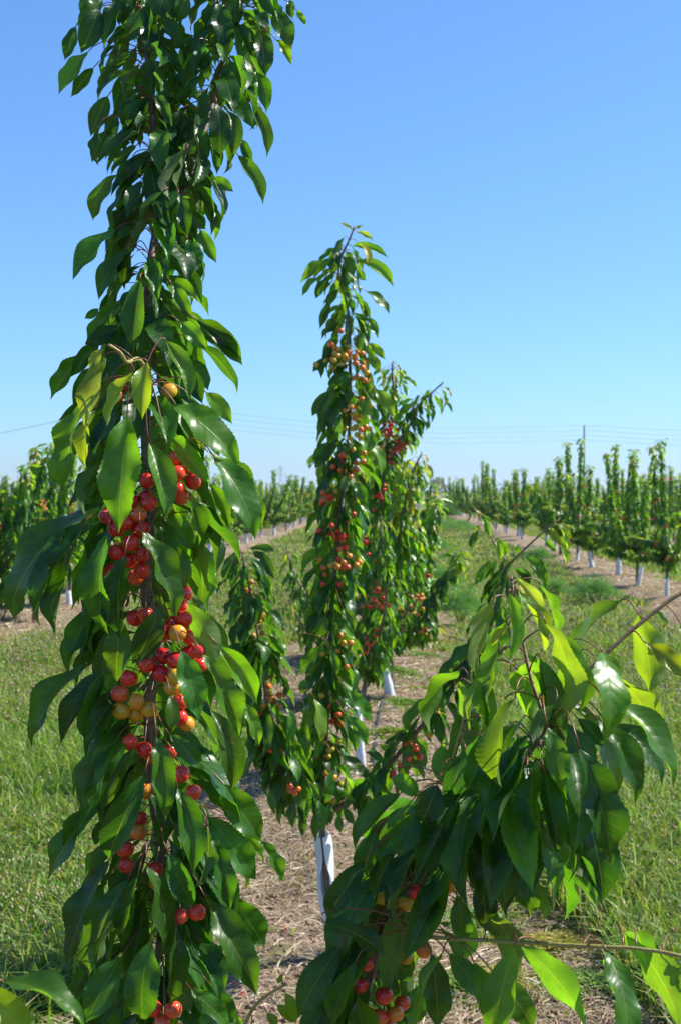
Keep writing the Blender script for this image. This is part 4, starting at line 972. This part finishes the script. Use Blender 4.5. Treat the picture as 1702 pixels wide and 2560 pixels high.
# straw and dead stalks on the herbicide strips
SP = []
for d0, d1, dens, wd in ((3.4, 7, 5200, (.0016, .0034)), (7, 13, 1700, (.003, .006)), (13, 34, 260, (.007, .014))):
    x, y = sample_zone(d0, d1, dens); k = RNG.random(len(x)) < (1 - turf_mask(x, y, .5)) * (0.25 + 0.75 * (vnoise(x, y, 2.2, 12) > .42)); x, y = x[k], y[k]; n = len(x)
    L = RNG.uniform(.02, .11, n); a = RNG.random(n) * 6.283; z = ground_z(x, y) + RNG.uniform(.004, .022, n); tilt = RNG.normal(0, .18, n); w = RNG.uniform(*wd, n)
    ax = np.stack([np.cos(a), np.sin(a), tilt], 1) * (L / 2)[:, None]; sd = np.stack([-np.sin(a), np.cos(a), RNG.normal(0, .5, n)], 1) * (w / 2)[:, None]; C0 = np.stack([x, y, z], 1); bow = np.stack([np.zeros(n), np.zeros(n), L * RNG.uniform(0, .14, n)], 1)
    V = np.stack([C0 - ax - sd, C0 - ax + sd, C0 + bow - sd, C0 + bow + sd, C0 + ax - sd, C0 + ax + sd], 1).reshape(-1, 3); i = np.arange(n) * 6
    T_ = np.concatenate([np.stack([i, i + 1, i + 3], 1), np.stack([i, i + 3, i + 2], 1), np.stack([i + 2, i + 3, i + 5], 1), np.stack([i + 2, i + 5, i + 4], 1)])
    c = shade((0.38, 0.295, 0.19), n, .3); g = RNG.random(n) < .38; c[g] = shade((0.22, 0.145, 0.09), g.sum()); g = RNG.random(n) < .09; c[g] = shade((0.55, 0.46, 0.34), g.sum())
    SP.append((V, T_, np.repeat(c, 6, 0)))
joined('straw', SP, M_STRAW, label='dry straw and dead stalks littering the bare soil strip', cat='straw')
# soil clods
CP = []
x, y = sample_zone(3.4, 12, 420); k = RNG.random(len(x)) < (1 - turf_mask(x, y, .4)); x, y = x[k], y[k]; n = len(x); rr = RNG.uniform(.004, .016, n)
V = (octV[None] * np.array([1, 1, .4]) * RNG.uniform(.6, 1.3, (n, 6, 1)) * rr[:, None, None] + np.stack([x, y, ground_z(x, y) + .002], 1)[:, None]).reshape(-1, 3)
CP.append((V, (octT[None] + (np.arange(n) * 6)[:, None, None]).reshape(-1, 3), np.repeat(shade((0.27, 0.175, 0.11), n, .35), 6, 0)))
joined('soil_crumbs', CP, M_STRAW, label='brown soil crumbs scattered on the bare strip', cat='soil')
# fallen cherries
for i, (px, py) in enumerate(((712, 2332), (588, 2472), (606, 2508))):
    d = CH * F / (py - HY); v = P(px, py, d); o = link(bpy.data.objects.new('fallen_cherry', CHERRY_ME)); o.location = (v.x, v.y, float(ground_z(v.x, v.y)) + .012); o.scale = (.0085,) * 3
    o.rotation_euler = (i * 1.3, i * .7, i); o.color = (.8 + .03 * i, 0, 0, 1); tag(o, 'small red cherry fallen on the straw below the near trees', 'cherry', 'fallen cherries')
# yellow-green ground cover on the right half of the strip and along its edge
WP = []
cent = [(985, 1690, .30, 1), (1000, 1770, .30, 1), (1015, 1610, .36, 1), (975, 1850, .2, .8), (1060, 1640, .4, .8), (960, 1560, .3, .7), (1100, 1600, .4, .6), (990, 1520, .5, .7), (940, 1500, .4, .5), (1020, 1470, .6, .6), (1000, 1420, .8, .6), (1010, 1370, 1.0, .6), (1080, 1720, .3, .6), (1130, 1680, .3, .7), (1250, 2180, .2, .5), (1180, 2300, .22, .6), (1320, 2250, .2, .8), (1250, 2450, .2, .8), (1400, 2350, .2, .9), (1120, 2480, .2, .5), (30, 2480, .35, .9), (130, 2520, .3, .8), (200, 2450, .25, .7), (1480, 2450, .25, 1), (1340, 2120, .2, .8), (1400, 2200, .2, 1), (20, 1670, .5, .7), (150, 1600, .6, .6)]
for px, py, rad, dn in cent:
    d = CH * F / (py - HY); c0 = P(px, py, d); n = int(9000 * dn * rad * (1 if d < 9 else .7))
    ang = RNG.random(n) * 6.283; q = rad * np.abs(RNG.normal(0, .85, n)) * (.7 + .5 * np.sin(ang * 3 + px)); x = c0.x + np.cos(ang) * q * 1.2; y = c0.y + np.sin(ang) * q; s = RNG.uniform(.006, .014, n) * (1 if d < 9 else d / 9)
    WP.append(blades(x, y, RNG.uniform(.012, .06, n) * np.exp(-np.abs(q / rad)) + .008, s * 1.4, RNG.uniform(.8, 1.6, n), shade([(0.19, 0.24, 0.03), (0.14, 0.23, 0.03), (0.25, 0.23, 0.035)][int(px) % 3], n)))
x, y = sample_zone(3.4, 16, 260); k = RNG.random(len(x)) < (1 - turf_mask(x, y, .4)) * np.clip((vnoise(x, y, 1.6, 14) - .42) * 4, 0, 1) * np.where(x > SLOPE * y + ROW0 + .2, 1, .3); x, y = x[k], y[k]; n = len(x)
WP.append(blades(x, y, RNG.uniform(.015, .05, n), RNG.uniform(.008, .018, n), RNG.uniform(.8, 1.5, n), shade((0.17, 0.18, 0.035), n)))
joined('ground_cover', WP, M_GRASS, label='low yellow-green weeds creeping over the soil strip', cat='weeds')

# ------------------------------------------------------------------ feathery fennel bushes
def fennel(px, py, w, h, label, seed, fine=1.0, col=(0.11, 0.23, 0.07)):
    g = np.random.default_rng(seed); d = CH * F / (py - HY); c = P(px, py, d); n = int(5200 * fine)
    z0 = float(ground_z(c.x, c.y)); root = empty('fennel_bush', (c.x, c.y, z0)); tag(root, label, 'bush', 'fennel bushes along the alley')
    th = g.random(n) * 6.283; ph = np.arccos(g.uniform(-.15, 1, n)); r = g.random(n) ** .45 * (0.82 + .25 * np.sin(th * 3 + seed) + .18 * np.sin(ph * 5))
    p = np.stack([np.cos(th) * np.sin(ph) * r * w / 2, np.sin(th) * np.sin(ph) * r * w / 2, h * .42 + np.cos(ph) * r * h * .56], 1)
    o = p - np.array([0, 0, h * .1]); o /= np.linalg.norm(o, axis=1)[:, None]; dr = o + g.normal(0, .7, (n, 3)); dr /= np.linalg.norm(dr, axis=1)[:, None]
    L = g.uniform(.03, .09, n)[:, None] * (h / .4); sd = np.cross(dr, g.normal(0, 1, (n, 3))); sd /= np.linalg.norm(sd, axis=1)[:, None]; ww = (g.uniform(.0012, .003, n) * d / 12)[:, None]
    V = np.stack([p - sd * ww, p + sd * ww, p + dr * L], 1).reshape(-1, 3); cc = np.array(col)[None] * g.uniform(.6, 1.45, (n, 1)); C = np.repeat(cc, 3, 0)
    me = np_mesh('fronds', V, np.arange(n * 3).reshape(-1, 3), C, M_GRASS); fo = link(bpy.data.objects.new('fronds', me)); fo.parent = root; tag(fo, kind='stuff')
    SV, SF = [], []
    for i in range(9):
        a = 6.28 * i / 9 + seed; tip = Vector((math.cos(a) * w * .34, math.sin(a) * w * .34, h * random.uniform(.6, .9)))
        v, f = tube_geo([Vector((0, 0, -.02)), tip * .5 + Vector((0, 0, .04)), tip], [.006, .004, .002], 5, len(SV)); SV += v; SF += f
    st = mesh_obj('stems', SV, SF, M_STALK, root, pinv=Matrix.Identity(4)); tag(st, kind='stuff')
fennel(1150, 1562, .58, .46, 'round feathery fennel bush, the largest, casting a shadow left on the alley', 1)
fennel(1105, 1474, .62, .38, 'feathery fennel bush just behind the largest one', 2)
fennel(1080, 1386, .95, .46, 'dark fennel bush beside the end of the bushy tree', 3)
fennel(1487, 1508, .75, .42, 'fennel bush in the alley before the right row guards', 4)
fennel(1345, 1410, .8, .4, 'small fennel clump behind the right shoot tips', 5, .8)
fennel(1122, 1300, 1.3, .8, 'distant dark fennel bush by the far guards', 6, .8, (0.07, 0.17, 0.05))
fennel(1140, 1330, 1.6, .5, 'pale wide fennel clump in the middle distance', 7, .9, (0.13, 0.25, 0.08))
fennel(1075, 1318, 2.0, .5, 'low pale fennel patch at the alley centre', 8, .9, (0.13, 0.24, 0.08))
fennel(8, 1560, .5, .42, 'fennel bush at the left edge behind the white guard', 9, 1, (0.09, 0.14, 0.04))
fennel(1385, 1490, .55, .3, 'low fennel clump behind the young shoot', 10, .7)

# ------------------------------------------------------------------ irrigation hose
hp = []
for px, py in ((905, 2560), (915, 2300), (925, 2050), (940, 1870), (944, 1820), (955, 1770), (966, 1745), (987, 1735), (985, 1722), (972, 1708), (968, 1690), (966, 1662), (975, 1645), (990, 1634), (983, 1624), (968, 1615), (960, 1590), (965, 1540), (975, 1490), (980, 1440)):
    d = CH * F / (py - HY); v = P(px, py, d); v.z = float(ground_z(v.x, v.y)) + 0.012; hp.append(v)
path, ra = smooth_path(hp, [0.0115] * len(hp), 5); V, Fc = tube_geo(path, ra, 8)
tag(mesh_obj('irrigation_hose', V, Fc, M_HOSE), 'thin black irrigation hose winding along the soil strip', 'hose')

# ------------------------------------------------------------------ power lines, pole, pylons
def strut_mesh(name, segs, rad, mat, parent, sides=4):
    V, Fc = [], []
    for a, b in segs:
        v, f = tube_geo([Vector(a), Vector(b)], [rad, rad], sides, len(V)); V += v; Fc += f
    return mesh_obj(name, V, Fc, mat, parent, smooth=False, pinv=Matrix.Identity(4))
def pylon(px, top_y, d, label):
    h = (HY - top_y) / F * d + CH; c = P(px, HY, d); root = empty('pylon', (c.x, d, 0)); tag(root, label, 'pylon', 'pylons on the horizon')
    w0, w1 = h * .11, h * .022; legs, br, arms = [], [], []
    lv = [0, .16, .30, .43, .55, .66, .76, .85, .93, 1.0]
    hw = lambda f: (w0 + (w1 - w0) * min(1, f / .66)) if f < .93 else w1 * (1 - (f - .93) / .07 * .8)
    for i in range(len(lv) - 1):
        a, b = lv[i], lv[i + 1]; wa, wb = hw(a), hw(b)
        cs = [(-1, -1), (1, -1), (1, 1), (-1, 1)]
        for k in range(4):
            x, y = cs[k]; x2, y2 = cs[(k + 1) % 4]
            legs.append(((x * wa, y * wa, a * h), (x * wb, y * wb, b * h)))
            br.append(((x * wa, y * wa, a * h), (x2 * wb, y2 * wb, b * h))); br.append(((x2 * wa, y2 * wa, a * h), (x * wb, y * wb, b * h)))
    for f, l in ((.66, .19), (.80, .15), (.90, .12)):
        for s in (-1, 1):
            for yy in (-1, 1):
                arms.append(((s * hw(f), yy * hw(f), f * h), (s * l * h, 0, f * h + .01 * h))); arms.append(((s * hw(f), yy * hw(f), f * h + .035 * h), (s * l * h, 0, f * h + .01 * h)))
    strut_mesh('leg', legs, h * .0055, M_STEEL, root); strut_mesh('bracing', br, h * .0026, M_STEEL, root); strut_mesh('crossarm', arms, h * .0045, M_STEEL, root)
pylon(702, 1163, 1000, 'pale lattice pylon on the horizon left of the centre tree')
pylon(716, 1186, 1500, 'smaller lattice pylon just behind the pale one')
pylon(1139, 1189, 1500, 'faint lattice pylon above the far end of the right row')
def pole(px, top_y, d, label):
    h = (HY - top_y) / F * d + CH; c = P(px, HY, d); root = empty('utility_pole', (c.x, d, 0)); tag(root, label, 'pole', 'utility poles')
    v, f = tube_geo([Vector((0, 0, -.5)), Vector((0, 0, h * .5)), Vector((0, 0, h))], [.12, .10, .08], 8); mesh_obj('post', v, f, M_POLE, root, pinv=Matrix.Identity(4))
    for k in range(4):
        v, f = tube_geo([Vector((0, -.1, h - .12 - .55 * k)), Vector((0, -.34, h - .12 - .55 * k)), Vector((0, -.36, h + .02 - .55 * k))], [.03, .03, .05], 6); mesh_obj('insulator', v, f, M_STEEL, root, pinv=Matrix.Identity(4))
    return h
pole(1459, 1063, 147, 'dark wooden utility pole rising behind the right row')
pole(300, 985, 95, 'wooden utility pole hidden behind the near tree')
names = ['top', 'second', 'third', 'lowest']
for k in range(4):
    def W(x, y, d): return P(x, y, d)
    o = [0, 12.5, 24.5, 36.5][k]; oL = [0, 14, 28, 41][k]
    pts = [W(300, 988 + oL, 95), W(440, 1016 + oL, 100), W(580, 1034 + oL, 106), W(700, 1047 + oL * .97, 112), W(820, 1058 + oL * .95, 118), W(1040, 1070 + o * 1.02, 129), W(1250, 1069 + o, 138), W(1459, 1064 + o, 147), W(1580, 1071 + o, 143), W(1702, 1076 + o, 140), W(1950, 1070 + o, 132)]
    path, ra = smooth_path(pts, [.011] * len(pts), 3); V, Fc = tube_geo(path, ra, 5)
    tag(mesh_obj('power_line', V, Fc, M_WIRE), '%s of the four thin power lines crossing the sky' % names[k], 'cable', 'overhead power lines')
pts = [W(300, 1000, 95), W(220, 1031, 96), W(140, 1054, 98), W(60, 1071, 100), W(0, 1083, 102), W(-150, 1105, 106)]
path, ra = smooth_path(pts, [.014] * len(pts), 3); V, Fc = tube_geo(path, ra, 5)
tag(mesh_obj('power_line', V, Fc, M_WIRE), 'single power line sagging to the left edge', 'cable', 'overhead power lines')

# ------------------------------------------------------------------ far sheds, hedges and trees on the horizon
def shed(px, d, w, dep, h, label, rise):
    c = P(px, HY, d); root = empty('farm_shed', (c.x, d, 0)); tag(root, label, 'building', 'far farm buildings')
    x, y = w / 2, dep / 2
    V = [(-x, -y, -.2), (x, -y, -.2), (x, y, -.2), (-x, y, -.2), (-x, -y, h), (x, -y, h), (x, y, h), (-x, y, h), (-x, 0, h + rise), (x, 0, h + rise)]
    mesh_obj('wall', V, [(0, 1, 5, 4), (2, 3, 7, 6), (1, 2, 6, 9, 5), (3, 0, 4, 8, 7)], M_BRICK, root, False, Matrix.Identity(4))
    e = .3; V = [(-x - e, -y - e, h - .1), (x + e, -y - e, h - .1), (x + e, 0, h + rise + .08), (-x - e, 0, h + rise + .08), (-x - e, y + e, h - .1), (x + e, y + e, h - .1)]
    mesh_obj('roof', V, [(0, 1, 2, 3), (3, 2, 5, 4)], M_ROOF, root, False, Matrix.Identity(4)).modifiers.new('thickness', 'SOLIDIFY').thickness = .12
    mesh_obj('door', [(-1, -y - .03, 0), (1, -y - .03, 0), (1, -y - .03, 2.4), (-1, -y - .03, 2.4)], [(0, 1, 2, 3)], M_POLE, root, False, Matrix.Identity(4)).modifiers.new('thickness', 'SOLIDIFY').thickness = .05
shed(1655, 330, 4.6, 6, 4.2, 'brown farm shed behind the trees at the right', .9)
shed(185, 420, 12, 8, 2.4, 'low red roofed farm building behind the left row', 1.3)
def far_mass(name, label, items, col, n=900):
    g = np.random.default_rng(len(items) + int(abs(items[0][1]))); parts = []
    for x, y, w, h in items:
        p = g.normal(0, 1, (n, 3)); p /= np.linalg.norm(p, axis=1)[:, None]; p *= g.random((n, 1)) ** .4
        c = np.array([x, y, h * .5]) + p * np.array([w / 2, min(w, 6) / 2, h * .55]); s = h * .12
        a = g.normal(0, s, (n, 3)); b = g.normal(0, s, (n, 3)); V = np.stack([c, c + a, c + b], 1).reshape(-1, 3)
        parts.append((V, np.arange(n * 3).reshape(-1, 3), np.repeat(np.array(col)[None] * g.uniform(.6, 1.4, (n, 1)), 3, 0)))
    joined(name, parts, M_LEAF_FAR, 'stuff', label, 'trees')
g = random.Random(4)
far_mass('tree_line', 'distant line of trees along the horizon', [(x, g.uniform(700, 800), g.uniform(12, 30), g.uniform(2.5, 6)) for x in np.arange(-230, 260, 13)], (0.05, 0.075, 0.04), 260)
far_mass('hedgerow', 'low green crop band beyond the orchard end', [(x, g.uniform(172, 250), g.uniform(9, 14), g.uniform(.5, .8)) for x in np.arange(-60, 80, 5)], (0.05, 0.09, 0.03), 300)
for px, d, h, lab in ((1088, 760, 8.5, 'lone dark tree on the horizon, left of a pair'), (1095, 765, 9.5, 'lone dark tree on the horizon, right of a pair')):
    c = P(px, HY, d); gg = np.random.default_rng(px); root = empty('distant_tree', (c.x, d, 0)); tag(root, lab, 'tree', 'lone trees on the horizon')
    v, f = tube_geo([Vector((0, 0, -.3)), Vector((0, 0, h * .5))], [.3, .2], 6); mesh_obj('trunk', v, f, M_BARK, root, pinv=Matrix.Identity(4))
    n = 900; p = gg.normal(0, 1, (n, 3)); p /= np.linalg.norm(p, axis=1)[:, None]; p *= gg.random((n, 1)) ** .4; cc = np.array([0, 0, h * .6]) + p * np.array([h * .33, h * .33, h * .42])
    V = np.stack([cc, cc + gg.normal(0, .6, (n, 3)), cc + gg.normal(0, .6, (n, 3))], 1).reshape(-1, 3)
    me = np_mesh('crown', V, np.arange(n * 3).reshape(-1, 3), np.repeat(np.array((.045, .07, .04))[None] * gg.uniform(.6, 1.4, (n, 1)), 3, 0), M_LEAF_FAR); o = link(bpy.data.objects.new('crown', me)); o.parent = root

# ------------------------------------------------------------------ the thin summer haze that pales the pylons and far trees
x0, x1, y0, y1, z0, z1 = -9200, 9200, -600, 14200, -1.5, 46
hz = mesh_obj('haze', [(x0, y0, z0), (x1, y0, z0), (x1, y1, z0), (x0, y1, z0), (x0, y0, z1), (x1, y0, z1), (x1, y1, z1), (x0, y1, z1)], [(3, 2, 1, 0), (4, 5, 6, 7), (0, 1, 5, 4), (1, 2, 6, 5), (2, 3, 7, 6), (3, 0, 4, 7)], [], None, False)
hm = bpy.data.materials.new('haze'); hm.use_nodes = True; nt = hm.node_tree; nt.nodes.clear()
out = nt.nodes.new('ShaderNodeOutputMaterial'); pv = nt.nodes.new('ShaderNodeVolumePrincipled')
pv.inputs['Color'].default_value = (0.80, 0.90, 1.0, 1); pv.inputs['Density'].default_value = 0.0002; pv.inputs['Anisotropy'].default_value = 0.2
nt.links.new(pv.outputs[0], out.inputs['Volume']); hz.data.materials.append(hm); tag(hz, 'thin pale summer haze over the whole orchard', 'haze', None, 'stuff')
